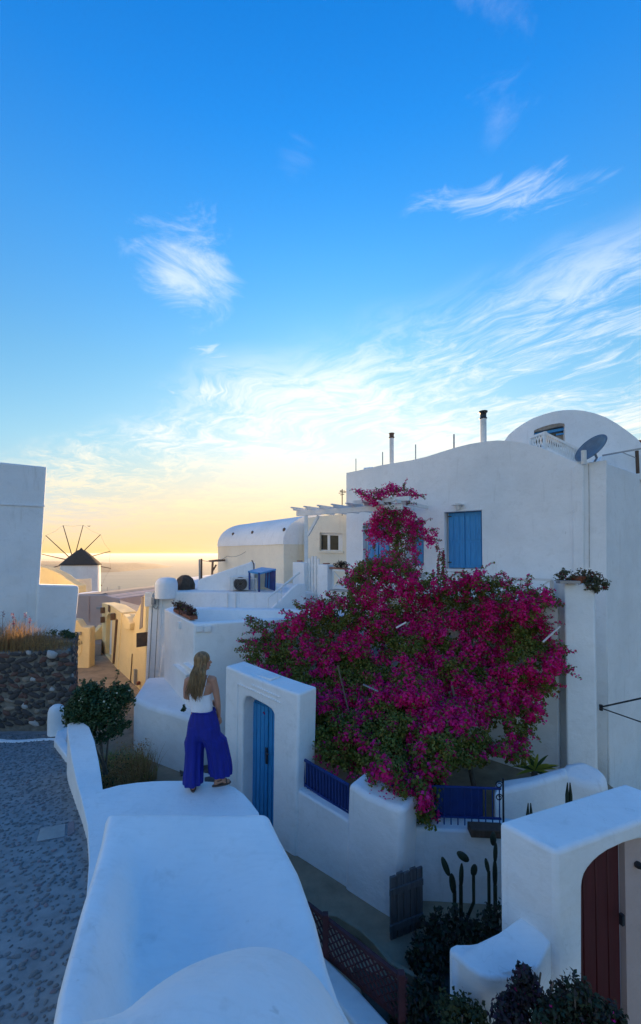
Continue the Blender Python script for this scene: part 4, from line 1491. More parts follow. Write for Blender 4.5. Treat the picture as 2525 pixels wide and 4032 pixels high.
# stair and handrail
tp = Plane((at(1045, 2400, 10.75).x, 10.75), (at(1205, 2290, 11.2).x, 11.2))
stp = thing('staircase', 'short white outdoor stair with a sloping parapet and handrail up to the terrace gate', 'stairs')
prism('side_parapet', [tp(1050, 2412), tp(1068, 2400), tp(1150, 2318), tp(1172, 2300), tp(1205, 2300), tp.X(1205, -1.95), tp.X(1050, -1.95)], tp.inw * .16, M['white'], stp, bevel=.02)
for k in range(5):
    q0 = tp(1085 + 24 * k, 2400 - 16 * k, .5)
    box('step', (q0.x, q0.y, -1.75 + .085 * k), (.32, .7, .17), M['white2'], stp, tp.ang, .01)
hr = tube('handrail', [tp(1056, 2354, .02), tp(1180, 2254, .02)], .028, M['wpaint'], stp, 8)
for (u, v0, v1) in ((1057, 2352, 2408), (1093, 2330, 2395), (1108, 2318, 2370)):
    tube('handrail_post', [tp(u, v0, .02), tp(u, v1, .02)], .018, M['wpaint'], hr, 6)
slab('landing', [T.X(1186, -1.33, -.45), T.X(1262, -1.33, -.45), T.X(1262, -1.33, 0), T.X(1186, -1.33, 0)], -1.9, M['stone_pale'], stp, .01)
# picket gate
pg = thing('garden_gate', 'white picket gate with a curved top between two pillars atop the stair', 'gate')
for k, (u, vt) in enumerate(((1206, 2212), (1217, 2198), (1229, 2190), (1241, 2190), (1252, 2200))):
    prism('picket', [T(u - 4.4, vt + 4, .06), T(u, vt - 1, .06), T(u + 4.4, vt + 2, .06), T(u + 4.4, 2345, .06), T(u - 4.4, 2343, .06)], T.inw * .03, M['wpaint'], pg, bevel=.003, seg=1)
for v in (2225, 2320):
    bar('gate_rail', T(1202, v, .10), T(1256, v + 1, .10), .05, M['wpaint'], pg)

# railing with crosses
rl = thing('terrace_railing', 'white wooden railing with crossed panels along the terrace edge', 'railing')
zt, zb_ = -0.47, -1.0
a0_, a1_ = 0.05, 5.50
n_ = 10
bar('top_rail', T.loc(a0_, zt, .05), T.loc(a1_, zt - .05, .05), .07, M['wpaint'], rl, .045)
bar('bottom_rail', T.loc(a0_, zb_ + .03, .05), T.loc(a1_, zb_, .05), .045, M['wpaint'], rl)
for k in range(n_ + 1):
    a = a0_ + (a1_ - a0_) * k / n_
    bar('post', T.loc(a, zb_ - .02, .05), T.loc(a, zt - .005 * k, .05), .05, M['wpaint'], rl)
    if k < n_:
        b = a0_ + (a1_ - a0_) * (k + 1) / n_
        bar('cross_bar', T.loc(a, zb_ + .03, .045), T.loc(b, zt - .03, .045), .028, M['wpaint'], rl)
        bar('cross_bar', T.loc(a, zt - .03, .06), T.loc(b, zb_ + .03, .06), .028, M['wpaint'], rl)

# column at the terrace corner
tag(slab('corner_column', [Vector(K3(*q_, True)) for q_ in ((4.74, 7.50, -.56), (5.26, 7.42, -.56), (5.9, 8.3, -.56), (4.95, 8.35, -.56))], -6.9, M['white'], None, .03),
    'square white column at the right end of the terrace, topped by a spreading potted plant', 'column')

# pergola
pgl = thing('pergola', 'white wooden pergola in front of the left shutter of the large house', 'pergola')
b0, b1 = at(1178, 2022, 12.2), at(1600, 1990, 10.35)
b1.z = b0.z
bdir = (b1 - b0).normalized()
bm_ = bar('beam', b0 - bdir * .08, b0 + bdir * 3.35, .09, M['wpaint'], pgl, .15, bevel=.006)
bar('post', at(1206, 2026, 12.08), at(1206, 2300, 12.08), .11, M['wpaint'], pgl, bevel=.006)
bar('brace', at(1212, 2108, 12.05), at(1255, 2030, 11.9), .075, M['wpaint'], pgl)
for k in range(8):
    q_ = b0 + bdir * (.02 + .47 * k)
    q_.z += .125
    s_ = q_ - T.inw * .28
    e_ = q_ + T.inw * 1.75
    bm = bmesh.new()
    add_bar(bm, s_, e_, .055, .10)
    # tapered nose
    add_bar(bm, s_ - T.inw * .10 + Vector((0, 0, .028)), s_ + T.inw * .02 + Vector((0, 0, .026)), .054, .04)
    link('rafter', bm_mesh(bm), M['wpaint'], pgl, .004, 1)
bar('cross_beam', b0 + bdir * 1.9 + Vector((0, 0, .20)), b0 + bdir * 3.55 + Vector((0, 0, .20)), .12, M['wpaint'], pgl, .12, bevel=.006)

# ================================================================== COURTYARD WALLS AND BLUE DOOR
GP = Plane(K(-1.78, 6.93, -2.0), K(0.84, 5.06, -3.3))
gt = thing('courtyard_gate', 'white plaster gateway wall with a tall blue wooden door beside the woman', 'gateway')
zg = -4.8
hole = [GP.X(952, -4.41), GP(957, 2775), GP(961, 2756), GP(970, 2745), GP(984, 2744), GP(1050, 2780), GP(1067, 2793), GP(1078, 2812), GP.X(1072, -4.41)]
outl = [GP(888, 2622), GP(960, 2652), GP(1060, 2692), GP(1130, 2718), GP(1178, 2734), GP.X(1162, zg), GP.X(878, zg)]
prism('wall', outl, GP.inw * .42, M['white'], gt, holes=[hole], bevel=.035, seg=4)
dl = prism('door', [GP.X(956, -4.42, .25), GP(975, 2745, .25), GP(1098, 2800, .25), GP.X(1086, -4.42, .25)], GP.inw * .05, M['blue'], gt, bevel=0)
for k in range(7):
    u0, u1 = 981 + 15.5 * k, 981 + 15.5 * (k + 1) - 1.8
    prism('plank', [GP.X(u0 - 4, -4.40, .228), GP(u0, 2757 + 6 * k, .228), GP(u1, 2763 + 6 * k, .228), GP.X(u1 - 4, -4.40, .228)], GP.inw * .024, M['blue'], dl, bevel=.005, seg=1)
bar('closing_strip', GP(1054, 2795, .215), GP.X(1046, -4.40, .215), .03, M['blue'], dl)
hd = box('handle_plate', GP(1050, 2975, .205), (.045, .02, .26), M['iron'], dl, GP.ang)
tube('handle', [GP(1050, 2965, .20), GP(1052, 2966, .13), GP(1058, 2972, .13)], .012, M['iron'], hd, 6)
for (a_, b_) in (((936, 2692), (1105, 2768)), ((936, 2692), (931, 3080)), ((990, 2696), (1100, 2745))):
    bar('moulding', GP(a_[0], a_[1], -.006), GP(b_[0], b_[1], -.006), .022, M['white'], gt, bevel=.004)
box('coping', (GP(1010, 2645, .21) + Vector((0, 0, -.02))), (.9, .22, .03), M['white2'], gt, GP.ang, .01)

cyw = thing('courtyard_wall', 'low white wall with thick rounded end pillar enclosing the flowered courtyard', 'wall')
prism('low_wall', [GP(1155, 3100, .03), GP(1380, 3238, .03), GP.X(1380, zg, .03), GP.X(1140, zg, .03)], GP.inw * .26, M['white'], cyw, bevel=.03)
pt = [GP(1370, 3086), GP(1400, 3098), GP(1440, 3128), GP(1490, 3152), GP(1540, 3172), GP(1592, 3186), GP.X(1560, zg), GP.X(1350, zg)]
prism('pillar', pt, GP.inw * .34 + Vector((.06, .06, 0)), M['white'], cyw, bevel=.07, seg=5)
WB = Plane(K(0.80, 5.32, -3.49), K(2.45, 5.22, -3.49))
prism('low_wall', [WB.loc(0, -3.49), WB.loc(.6, -3.50), WB.loc(2.6, -3.50), WB.loc(2.6, zg), WB.loc(0, zg)], WB.inw * .28, M['white2'], cyw, bevel=.03)
# navy railings on both low walls
nr = thing('courtyard_railing', 'dark blue iron railing on the low wall between the blue door and the pillar', 'railing')
for (a_, b_) in (((1196, 2990), (1374, 3092)), ((1200, 3088), (1374, 3205))):
    bar('rail', GP(a_[0], a_[1], .16), GP(b_[0], b_[1], .16), .03, M['navy'], nr)
for k in range(15):
    t = k / 14
    bar('baluster', GP(1197 + 174 * t, 2990 + 100 * t, .16), GP(1200 + 171 * t, 3098 + 118 * t, .16), .018, M['navy'], nr)
prism('back_sheet', [GP(1197, 2996, .19), GP(1374, 3097, .19), GP(1374, 3208, .19), GP(1200, 3092, .19)], GP.inw * .008, M['navy'], nr, bevel=0)
nr2 = thing('courtyard_railing', 'dark blue iron railing with scrolled end post on the wall right of the pillar', 'railing')
for z_ in (-3.40, -3.02):
    bar('rail', WB.loc(.10, z_, .1), WB.loc(1.52, z_, .1), .022, M['navy'], nr2)
for k in range(17):
    t = k / 16
    tube('baluster', [WB.loc(.10 + 1.4 * t, -3.50, .1), WB.loc(.10 + 1.4 * t, -3.02, .1)], .008, M['navy'], nr2, 5)
prism('back_sheet', [WB.loc(.1, -3.4, .13), WB.loc(.1, -3.04, .13), WB.loc(1.3, -3.04, .13), WB.loc(1.3, -3.4, .13)], WB.inw * .006, M['navy'], nr2, bevel=0)
tube('end_post', [WB.loc(1.54, -3.50, .08), WB.loc(1.54, -2.88, .08)], .013, M['iron'], nr2, 6)
for zc, rr in ((-2.96, .05), (-3.12, .045)):
    pts = [WB.loc(1.49 + math.cos(a) * rr * (1 - a / 14), zc + math.sin(a) * rr * (1 - a / 14), .08) for a in [k * .5 for k in range(18)]]
    tube('scroll', pts, .007, M['iron'], nr2, 5)
box('window_box', WB.loc(1.28, -3.45, -.05), (.42, .16, .10), M['wood'], nr2, WB.ang, .01)
nr2.children[-1]['label'] = 'dark wooden trough hanging on the wall'
# inner courtyard walls behind, right
tag(slab('rounded_wall', [atz(1945, 3118, -3.42), atz(2080, 3090, -3.42), atz(2236, 3048, -3.42), atz(2236, 3010, -3.42), atz(2090, 3050, -3.42), atz(1950, 3070, -3.42)], -4.8, M['white2'], None, .07, 5),
    'low rounded white wall in the right corner of the courtyard, behind the iron railing', 'wall')
tag(slab('rounded_bench', [atz(2205, 3045, -3.45), atz(2300, 3075, -3.5), atz(2385, 3095, -3.55), atz(2400, 3060, -3.5), atz(2360, 3015, -3.4), atz(2290, 2985, -3.35), atz(2215, 3000, -3.38)], -6.9, M['white2'], None, .12, 6),
    'rounded white plaster bench at the foot of the corner column', 'bench')
# iron clothes bracket on the right wall
cb = thing('wall_bracket', 'dark iron clothes bracket sticking out of the bluish house wall at the right edge', 'bracket')
SWl = (H.X(2388, -2, 0))
bar('arm', at(2367, 2784, 8.6), at(2545, 2745, 7.6), .03, M['iron'], cb)
bar('stay', at(2367, 2788, 8.6), at(2545, 2850, 8.0), .02, M['iron'], cb)
lathe('wall_plate', [(.035, -.06), (.035, .06), (0, .06)], at(2367, 2786, 8.6), M['iron'], cb, 8)

# leaning plank gate
M['greywood'] = flat('grey_weathered_wood', (0.10, 0.105, 0.11), 0.85, var=0.4, scale=5, bs=0.6, bd=0.012, stretch=(5, 5, 0.5))
lg = thing('plank_gate', 'dark weathered low plank gate between the pillar and the low courtyard wall', 'gate')
ga, gb = atz(1528, 3655, -4.40), atz(1668, 3625, -4.40)
ga = Vector(K3(0.80, 4.86, -4.40)); gb = Vector(K3(1.22, 5.02, -4.40))
gd = (gb - ga)
for k in range(5):
    p_ = ga + gd * (k / 5) + gd * .01
    q_ = ga + gd * ((k + .94) / 5)
    bm = bmesh.new()
    h_ = .70 + .02 * (k % 2) - .0 * k
    prism('plank', [p_, q_, q_ + Vector((0, 0, h_)), p_ + Vector((0, 0, h_))], Vector((-.01, .03, 0)), M['greywood'], lg, bevel=.004, seg=1)
    bm.free()
for z_ in (.15, .55):
    bar('ledge', ga + Vector((-.01, -.02, z_)), gb + Vector((-.01, -.02, z_)), .02, M['greywood'], lg, .07)

# lattice fence with kerbs
FP = Plane(K(-0.12, 4.47, -3.8), K(0.90, 3.62, -3.8))
lf = thing('lattice_fence', 'low dark brown diagonal lattice fence beside the foreground wall', 'fence')
ZF0, ZF1 = -4.06, -3.70
LFn = 1.14
step = .075
k = -int((ZF1 - ZF0) / step) - 1
while k * step < LFn:
    for s_ in (1, -1):
        a = k * step
        x0_, z0_, x1_, z1_ = a, ZF0, a + (ZF1 - ZF0), ZF1
        if s_ < 0: x0_, z0_, x1_, z1_ = a + (ZF1 - ZF0), ZF0, a, ZF1
        # clip
        def cl_(xa, za, xb, zb2):
            if xa > xb: xa, za, xb, zb2 = xb, zb2, xa, za
            if xb <= .02 or xa >= LFn - .02: return None
            if xa < 0: za += (zb2 - za) * (0 - xa) / (xb - xa); xa = 0
            if xb > LFn: zb2 = za + (zb2 - za) * (LFn - xa) / (xb - xa); xb = LFn
            return xa, za, xb, zb2
        r_ = cl_(x0_, z0_, x1_, z1_)
        if r_: bar('slat', FP.loc(r_[0], r_[1], .005 * s_), FP.loc(r_[2], r_[3], .005 * s_), .016, M['lat'], lf, .009)
    k += 1
bar('top_rail', FP.loc(-.03, ZF1, 0), FP.loc(LFn, ZF1, 0), .035, M['lat'], lf)
bar('bottom_rail', FP.loc(-.03, ZF0, 0), FP.loc(LFn, ZF0, 0), .035, M['lat'], lf)
for a in (.24, 1.10):
    bar('post', FP.loc(a, -4.35, -.02), FP.loc(a, ZF1 + .07, -.02), .06, M['lat'], lf, bevel=.006)
tag(slab('kerb_wall', [Vector(K3(*q_)) for q_ in ((-.22, 4.38, -4.02), (.02, 4.32, -4.03), (.36, 4.02, -4.05), (.68, 3.70, -4.07), (1.05, 3.30, -4.1), (.80, 3.2, -4.1), (.45, 3.62, -4.08), (.16, 3.92, -4.05), (-.22, 4.2, -4.02))], -4.8, M['white'], None, .025),
    'narrow white kerb running along the near foot of the lattice fence', 'kerb')
kb = []
for (u, v) in ((1262, 3608), (1330, 3618), (1423, 3676), (1480, 3730), (1541, 3806), (1632, 3856), (1741, 3872)):
    kb.append(atz(u, v, -4.33))
bm = bmesh.new()
for a_, b_ in zip(kb, kb[1:]): add_bar(bm, a_, b_ + (b_ - a_) * .03, .05, .10)
tag(link('path_edging', bm_mesh(bm), M['path'], None, .01), kind='structure')
# floor of the small garden, slightly raised soil
gs = [Vector(K3(*q_, -4.345)) for q_ in ((.35, 4.55), (.95, 4.35), (1.9, 4.9), (2.6, 5.2), (3.0, 3.0), (1.3, 2.2), (.85, 3.2), (.5, 4.05))]
tag(slab('garden_soil', gs, -4.5, M['soil'], None, .02), kind='structure')

# ================================================================== ARCHED GATEWAY (right foreground)
ap0, ap1, ap2 = atz(2190, 3355, -2.30), atz(2525, 3232, -2.30), atz(1965, 3235, -2.30)
AP = Plane((ap0.x, ap0.y), (ap1.x, ap1.y))
ag = thing('arched_gateway', 'thick white plaster gateway with an arched dark red door in the right foreground', 'gateway')
zt_ = -2.30
La = 1.62
hole = [AP.X(2296, -4.41), AP(2296, 3500), AP(2299, 3474), AP(2307, 3446), AP(2322, 3420), AP(2345, 3393), AP(2372, 3369), AP(2408, 3345), AP(2449, 3326), AP(2495, 3312), AP(2545, 3304), AP(2600, 3304)]
e1 = AP(2600, 3304)
ae = (Vector((e1.x, e1.y)) - AP.P).dot(AP.d)
hole += [AP.loc(min(ae + .10, 1.45), e1.z - .10), AP.loc(min(ae + .16, 1.5), e1.z - .3), AP.loc(min(ae + .16, 1.5), -4.41)]
prism('wall', [AP.loc(0, zt_), AP.loc(La, zt_), AP.loc(La, -4.8), AP.loc(0, -4.8)], Vector((ap2.x - ap0.x, ap2.y - ap0.y, 0)), M['white'], ag, holes=[hole], bevel=.035, seg=4)
d0 = AP(2449, 3320, .12)
dsp = (Vector((d0.x, d0.y)) - (AP.P + AP.n * .12)).dot(AP.d)
rd = prism('door_leaf', [AP.loc(.05, -4.42, .16), AP.loc(.05, -2.45, .16), AP.loc(dsp, -2.45, .16), AP.loc(dsp, -4.42, .16)], AP.inw * .05, M['reddoor'], ag, bevel=0)
rd['label'] = 'dark red left leaf'
for k in range(4):
    a0x = .34 + (dsp - .34) * k / 4
    a1x = .34 + (dsp - .34) * (k + .93) / 4
    prism('plank', [AP.loc(a0x, -4.41, .143), AP.loc(a0x, -2.46, .143), AP.loc(a1x, -2.46, .143), AP.loc(a1x, -4.41, .143)], AP.inw * .018, M['reddoor'], rd, bevel=.004, seg=1)
pk = prism('door_leaf', [AP.loc(dsp + .005, -4.42, .10), AP.loc(dsp + .005, -2.45, .10), AP.loc(La - .05, -2.45, .10), AP.loc(La - .05, -4.42, .10)], AP.inw * .05, M['rose'], ag, bevel=0)
pk['label'] = 'faded pinkish brown right leaf'
lathe('knob', [(0, -.03), (.03, -.02), (.035, .01), (0, .03)], AP(2514, 3405, .08), M['iron'], pk, 8)
box('lock_case', AP(2449, 3620, .08), (.03, .03, .09), M['iron'], pk, AP.ang)
bw = [(1768, 3738), (1775, 3722), (1800, 3711), (1860, 3712), (1965, 3702), (2000, 3712), (2150, 3790), (2090, 3822), (1980, 3848), (1895, 3838), (1815, 3780), (1775, 3752)]
lwp = [atz(u, v, -3.15) for u, v in ((1768, 3742), (1774, 3724), (1795, 3713), (1850, 3712), (1910, 3710))] + [atz(1950, 3700, -3.10), atz(1968, 3676, -3.02), AP.loc(.06, -2.98, .30), AP.loc(.05, -2.98, .06)]
lwp += [atz(2120, 3805, -3.08), atz(2090, 3826, -3.12)] + [atz(u, v, -3.15) for u, v in ((2035, 3842), (1977, 3849), (1930, 3847), (1894, 3838), (1850, 3812), (1810, 3778), (1780, 3754))]
tag(slab('low_wall', lwp, -4.8, M['white'], None, .07, 6),
    'low rounded white wall jutting left from the foot of the arched gateway', 'wall')

# ================================================================== PLANTS
rng = np.random.default_rng(7)


def leaves_mesh(name, P, N, size, mat, aspect=0.7, fold=0.25, parent=None, smooth=False, stuff=True):
    """P (n,3) leaf centres, N (n,3) rough facing; a folded rhomb per leaf, each its own island"""
    n = len(P)
    if n == 0: return None
    N = N + rng.normal(0, 0.6, (n, 3))
    N /= np.linalg.norm(N, axis=1)[:, None] + 1e-9
    A = rng.normal(0, 1, (n, 3))
    A -= N * np.sum(A * N, axis=1)[:, None]
    A /= np.linalg.norm(A, axis=1)[:, None] + 1e-9
    B = np.cross(N, A)
    sz = (size * rng.uniform(0.6, 1.3, n))[:, None]
    v = np.empty((n, 4, 3))
    v[:, 0] = P - A * sz
    v[:, 1] = P + B * sz * aspect + N * sz * fold
    v[:, 2] = P + A * sz
    v[:, 3] = P - B * sz * aspect + N * sz * fold
    me = bpy.data.meshes.new(name)
    me.vertices.add(n * 4)
    me.vertices.foreach_set('co', v.reshape(-1))
    idx = np.arange(n * 4).reshape(n, 4)
    tri = np.concatenate([idx[:, [0, 1, 2]], idx[:, [0, 2, 3]]], axis=1).reshape(-1)
    me.loops.add(len(tri))
    me.loops.foreach_set('vertex_index', tri.astype(np.int32))
    me.polygons.add(n * 2)
    me.polygons.foreach_set('loop_start', np.arange(0, n * 6, 3, dtype=np.int32))
    me.update(calc_edges=True)
    o = link(name, me, mat, parent)
    if stuff: tag(o, kind='stuff')
    return o


def blobs(centers, per, spread):
    """points scattered in small balls round each centre with outward normals"""
    c = np.repeat(np.asarray(centers, float), per, axis=0)
    d = rng.normal(0, 1, c.shape)
    d /= np.linalg.norm(d, axis=1)[:, None]
    r = rng.uniform(0, 1, len(c)) ** 0.4
    s_ = np.repeat(np.broadcast_to(np.asarray(spread, float), (len(centers),)), per)
    return c + d * (r * s_)[:, None], d + np.array([0, -0.25, 0.5])


def inpoly(x, y, poly):
    c = False
    j = len(poly) - 1
    for i in range(len(poly)):
        xi, yi = poly[i]; xj, yj = poly[j]
        if (yi > y) != (yj > y) and x < (xj - xi) * (y - yi) / (yj - yi) + xi: c = not c
        j = i
    return c


OUT = [(985, 2600), (1000, 2560), (950, 2555), (985, 2525), (1010, 2500), (1000, 2470), (1050, 2480), (1120, 2445), (1170, 2400), (1230, 2375), (1300, 2370), (1370, 2350), (1400, 2330), (1350, 2310), (1372, 2262), (1420, 2225), (1475, 2205), (1530, 2200), (1600, 2228), (1660, 2262), (1740, 2278), (1800, 2272), (1860, 2268), (1900, 2245), (1925, 2275), (1980, 2288), (2040, 2310), (2090, 2330), (2170, 2335), (2190, 2375), (2125, 2388), (2150, 2440), (2170, 2485), (2150, 2515), (2195, 2545), (2222, 2590), (2215, 2640), (2180, 2700), (2135, 2735), (2120, 2810), (2090, 2850), (2060, 2900), (2080, 2940), (2060, 3000), (1960, 2960), (1880, 2990), (1800, 3010), (1745, 3060), (1740, 3180), (1690, 3250), (1620, 3215), (1590, 3130), (1500, 3080), (1440, 3060), (1330, 3010), (1235, 2960), (1260, 2880), (1185, 2850), (1105, 2815), (1170, 2770), (1160, 2720), (1080, 2690), (1020, 2675), (1040, 2640)]
HOLES = [(1560, 2620, 22), (1780, 2500, 26), (1870, 2520, 22), (1960, 2880, 50), (2040, 2830, 30), (1880, 2870, 30), (2120, 2620, 26), (2085, 2700, 22), (1700, 2990, 30), (1830, 2950, 30), (1240, 2440, 12), (1380, 2310, 14), (1440, 2270, 10)]


def canopyY(u, v):
    yt = min(T(u, 2300).y - .45, 8.25)
    yb = 5.75 - 0.80 * math.exp(-((u - 1660) / 220) ** 2) + .35 * sst(1850, 2100, u)
    t = sst(2330, 3120, v)
    return yt + (yb - yt) * t


bg_ = thing('bougainvillea', 'huge magenta bougainvillea spilling over the courtyard in front of the large white house', 'bougainvillea')
fl, lv, dk = [], [], []
random.seed(5)
cnt = 0
while cnt < 3600:
    u, v = random.uniform(930, 2230), random.uniform(2195, 3260)
    du, dv = 16 * noise.noise(Vector((u * .03, v * .03, 0))), 16 * noise.noise(Vector((u * .03, v * .03, 9)))
    if not inpoly(u + du, v + dv, OUT): continue
    if any((u - a) ** 2 + (v - b) ** 2 < (r * random.uniform(.7, 1.2)) ** 2 for a, b, r in HOLES): continue
    cnt += 1
    bmp = noise.noise(Vector((u * .009, v * .009, 3))) * .50 + noise.noise(Vector((u * .022, v * .022, 7))) * .26
    Y = canopyY(u, v) + bmp + random.uniform(0, .16)
    p_ = at(u, v, Y)
    nz_ = noise.noise(Vector((u * .0075, v * .010, 20))) + .6 * noise.noise(Vector((u * .03, v * .03, 30)))
    base = 0.62
    if v > 2760: base -= min(.55, (v - 2760) / 330)
    if 1650 < u < 2220 and 2500 < v < 2850: base += .22
    if u < 1060: base -= .45 * (1060 - u) / 80
    if u < 1300 and v > 2600: base -= .25
    if v < 2420: base += .05
    base += 1.5 * nz_ + .25 * (-bmp)
    if v > 3050 and 1560 < u < 1760: base += .25
    (fl if random.random() < max(.04, min(.93, base)) else lv).append(p_)
    if random.random() < .75 and v < 3020:
        dk.append(at(u, v, Y + random.uniform(.25, .7)))
P_, N_ = blobs(fl, 24, .080)
leaves_mesh('flowers', P_, N_, .025, M['bract'], .85, .35, bg_)
P_, N_ = blobs(lv, 22, .10)
leaves_mesh('foliage', P_, N_, .027, M['leaf'], .60, .2, bg_)
P_, N_ = blobs(fl, 3, .11)
leaves_mesh('inner_foliage', P_, N_, .028, M['leaf'], .60, .2, bg_)
P_, N_ = blobs(dk, 12, .14)
leaves_mesh('back_foliage', P_, N_, .042, M['leaf'], .62, .2, bg_)


def sprigs(starts, parent, flower_p, mleaf=M['leaf'], mfl=M['bract'], Lr=(.10, .30), lsz=.024):
    lp, fp = [], []
    bm = bmesh.new()
    for (p0, d0) in starts:
        L0 = random.uniform(*Lr)
        q_ = Vector(p0); d_ = Vector(d0).normalized()
        pts = [q_.copy()]
        n_ = 7
        for i in range(n_):
            d_ = (d_ + Vector((random.uniform(-.3, .3), random.uniform(-.3, .3), random.uniform(-.35, .22)))).normalized()
            q_ = q_ + d_ * L0 / n_
            pts.append(q_.copy())
            for _ in range(3):
                pp_ = q_ + Vector((random.uniform(-1, 1), random.uniform(-1, 1), random.uniform(-1, 1))) * .028
                (fp if random.random() < flower_p else lp).append(pp_)
        add_tube(bm, pts, .004, 4, False)
    if starts: link('twigs', bm_mesh(bm), M['bark'], parent)['kind'] = 'stuff'
    if lp: leaves_mesh('twig_leaves', np.array(lp), np.zeros((len(lp), 3)) + [0, -.5, .5], lsz, mleaf, .6, .2, parent)
    if fp: leaves_mesh('twig_flowers', np.array(fp), np.zeros((len(fp), 3)) + [0, -.5, .5], lsz * .85, mfl, .85, .35, parent)


st_ = []
cxc, cyc = 1600, 2680
for i in range(len(OUT)):
    a_, b_ = OUT[i], OUT[(i + 1) % len(OUT)]
    Ls = math.hypot(b_[0] - a_[0], b_[1] - a_[1])
    for k in range(max(1, int(Ls / 22))):
        t = random.random()
        u, v = a_[0] + (b_[0] - a_[0]) * t, a_[1] + (b_[1] - a_[1]) * t
        if u > 1600 and v > 2880: continue
        p0 = at(u, v, canopyY(u, v) + .1)
        st_.append((p0, Vector(((u - cxc) / 500, random.uniform(-.5, .2), -(v - cyc) / 500 + .1))))
sprigs([x for x in st_ if x[0].x < -1.0], bg_, .12)
sprigs([x for x in st_ if x[0].x >= -1.0], bg_, .55)
# long loose shoots on the left and top
sh = []
for (u, v, du, dv) in ((1060, 2500, -90, -50), (1080, 2470, -110, -38), (1020, 2560, -90, 0), (1010, 2545, -70, -20), (1040, 2480, -60, -40), (1200, 2400, -40, -30), (1310, 2360, -30, -30), (1340, 2345, -45, -10), (1730, 2270, 6, -90), (1745, 2275, -4, -95), (1738, 2270, 2, -100), (2005, 2290, -25, -40), (2080, 2300, 5, -30), (2160, 2370, 50, 15), (2180, 2560, 45, -15), (2190, 2640, 40, 10), (1180, 2800, -60, 10), (1120, 2790, -30, 5), (1130, 2700, -70, -15)):
    p0 = at(u, v, canopyY(u, v) - .05)
    p1 = at(u + du, v + dv, canopyY(u, v) - .05)
    for _ in range(3):
        sh.append((p0 + Vector((random.uniform(-.04, .04), 0, random.uniform(-.04, .04))), p1 - p0, (p1 - p0).length))
for q_ in sh:
    sprigs([(q_[0], q_[1])], bg_, .18 if q_[0].x < 0 else .35, Lr=(q_[2] * .9, q_[2] * 1.1)) if False else None
lp, fp = [], []
bm = bmesh.new()
for p0, d_, L0 in sh:
    n_ = max(5, int(L0 / .035))
    pts = []
    w_ = Vector((random.uniform(-.03, .03), random.uniform(-.05, .05), random.uniform(-.02, .04)))
    for i in range(n_ + 1):
        t = i / n_
        q_ = p0 + d_ * t + w_ * math.sin(t * 3)
        pts.append(q_)
        for _ in range(3):
            (fp if random.random() < (.1 if p0.x < -.8 else .3) else lp).append(q_ + Vector((random.uniform(-1, 1), random.uniform(-1, 1), random.uniform(-1, 1))) * .03)
    add_tube(bm, pts, .0035, 4, False)
link('shoots', bm_mesh(bm), M['bark'], bg_)['kind'] = 'stuff'
leaves_mesh('shoot_leaves', np.array(lp), np.zeros((len(lp), 3)) + [0, -.5, .5], .024, M['leaf'], .6, .2, bg_)
leaves_mesh('shoot_flowers', np.array(fp), np.zeros((len(fp), 3)) + [0, -.5, .5], .02, M['bract'], .85, .35, bg_)
# twisted trunks under the canopy
for (u, v, u2, v2, r_) in ((1420, 3040, 1470, 2700, .05), (1660, 3240, 1600, 2760, .045), (1900, 3120, 1780, 2700, .05), (1480, 2990, 1330, 2620, .03)):
    a_, b_ = at(u, v, 6.5), at(u2, v2, 6.9)
    a_.z = -4.4
    pts = [a_.lerp(b_, t / 8) + Vector((noise.noise(Vector((t, u, 0))), noise.noise(Vector((t, 3, u))), 0)) * .12 for t in range(9)]
    tube('trunk', pts, [r_ * (1 - .07 * i) for i in range(9)], M['bark'], bg_, 8)

# the climbing stem with flowers on the pergola: a plant of its own
vp = thing('climbing_bougainvillea', 'bougainvillea climbing up to the pergola in front of the left blue shutters', 'bougainvillea')
CL = [(1425, 1938, 16, .8), (1445, 1950, 20, .8), (1475, 1962, 26, .85), (1500, 1945, 26, .8), (1530, 1930, 26, .85), (1555, 1938, 26, .85), (1580, 1928, 14, .3), (1610, 1944, 22, .8), (1630, 1950, 14, .7), (1490, 1982, 16, .8),
      (1495, 2035, 34, .8), (1530, 2020, 36, .6), (1565, 2022, 36, .75), (1600, 2040, 36, .85), (1630, 2060, 34, .8), (1500, 2070, 38, .8), (1470, 2075, 34, .8), (1540, 2062, 40, .35), (1580, 2075, 40, .6), (1480, 2110, 32, .85), (1515, 2115, 34, .85), (1545, 2105, 32, .7), (1655, 2085, 26, .8), (1690, 2105, 26, .9), (1700, 2135, 18, .9), (1610, 2110, 30, .5), (1640, 2125, 22, .4), (1612, 2150, 24, .7), (1635, 2175, 20, .8), (1638, 2205, 16, .7),
      (1568, 2135, 22, .25), (1560, 2165, 26, .15), (1550, 2190, 28, .2), (1535, 2215, 30, .3), (1560, 2225, 26, .15), (1590, 2190, 18, .2), (1600, 2225, 20, .3), (1610, 2255, 20, .2), (1510, 2222, 26, .5), (1460, 2225, 26, .6), (1425, 2240, 26, .75), (1400, 2265, 24, .8), (1480, 2250, 30, .6), (1380, 2290, 24, .75), (1440, 2285, 26, .7), (1395, 2325, 20, .6), (1475, 2212, 16, .8), (1640, 2250, 14, .3)]
fl, lv = [], []
for (u, v, r_, pf) in CL:
    for _ in range(int(r_ * r_ / 26)):
        a_ = random.uniform(0, 6.28); q_ = r_ * math.sqrt(random.random())
        Yc = 10.6 if v < 2150 else 10.6 - (v - 2150) / 170 * 1.9
        p_ = at(u + math.cos(a_) * q_, v + math.sin(a_) * q_, max(8.3, Yc) + random.uniform(-.15, .25))
        (fl if random.random() < pf else lv).append(p_)
P_, N_ = blobs(fl, 13, .085)
leaves_mesh('flowers', P_, N_, .025, M['bract'], .85, .35, vp)
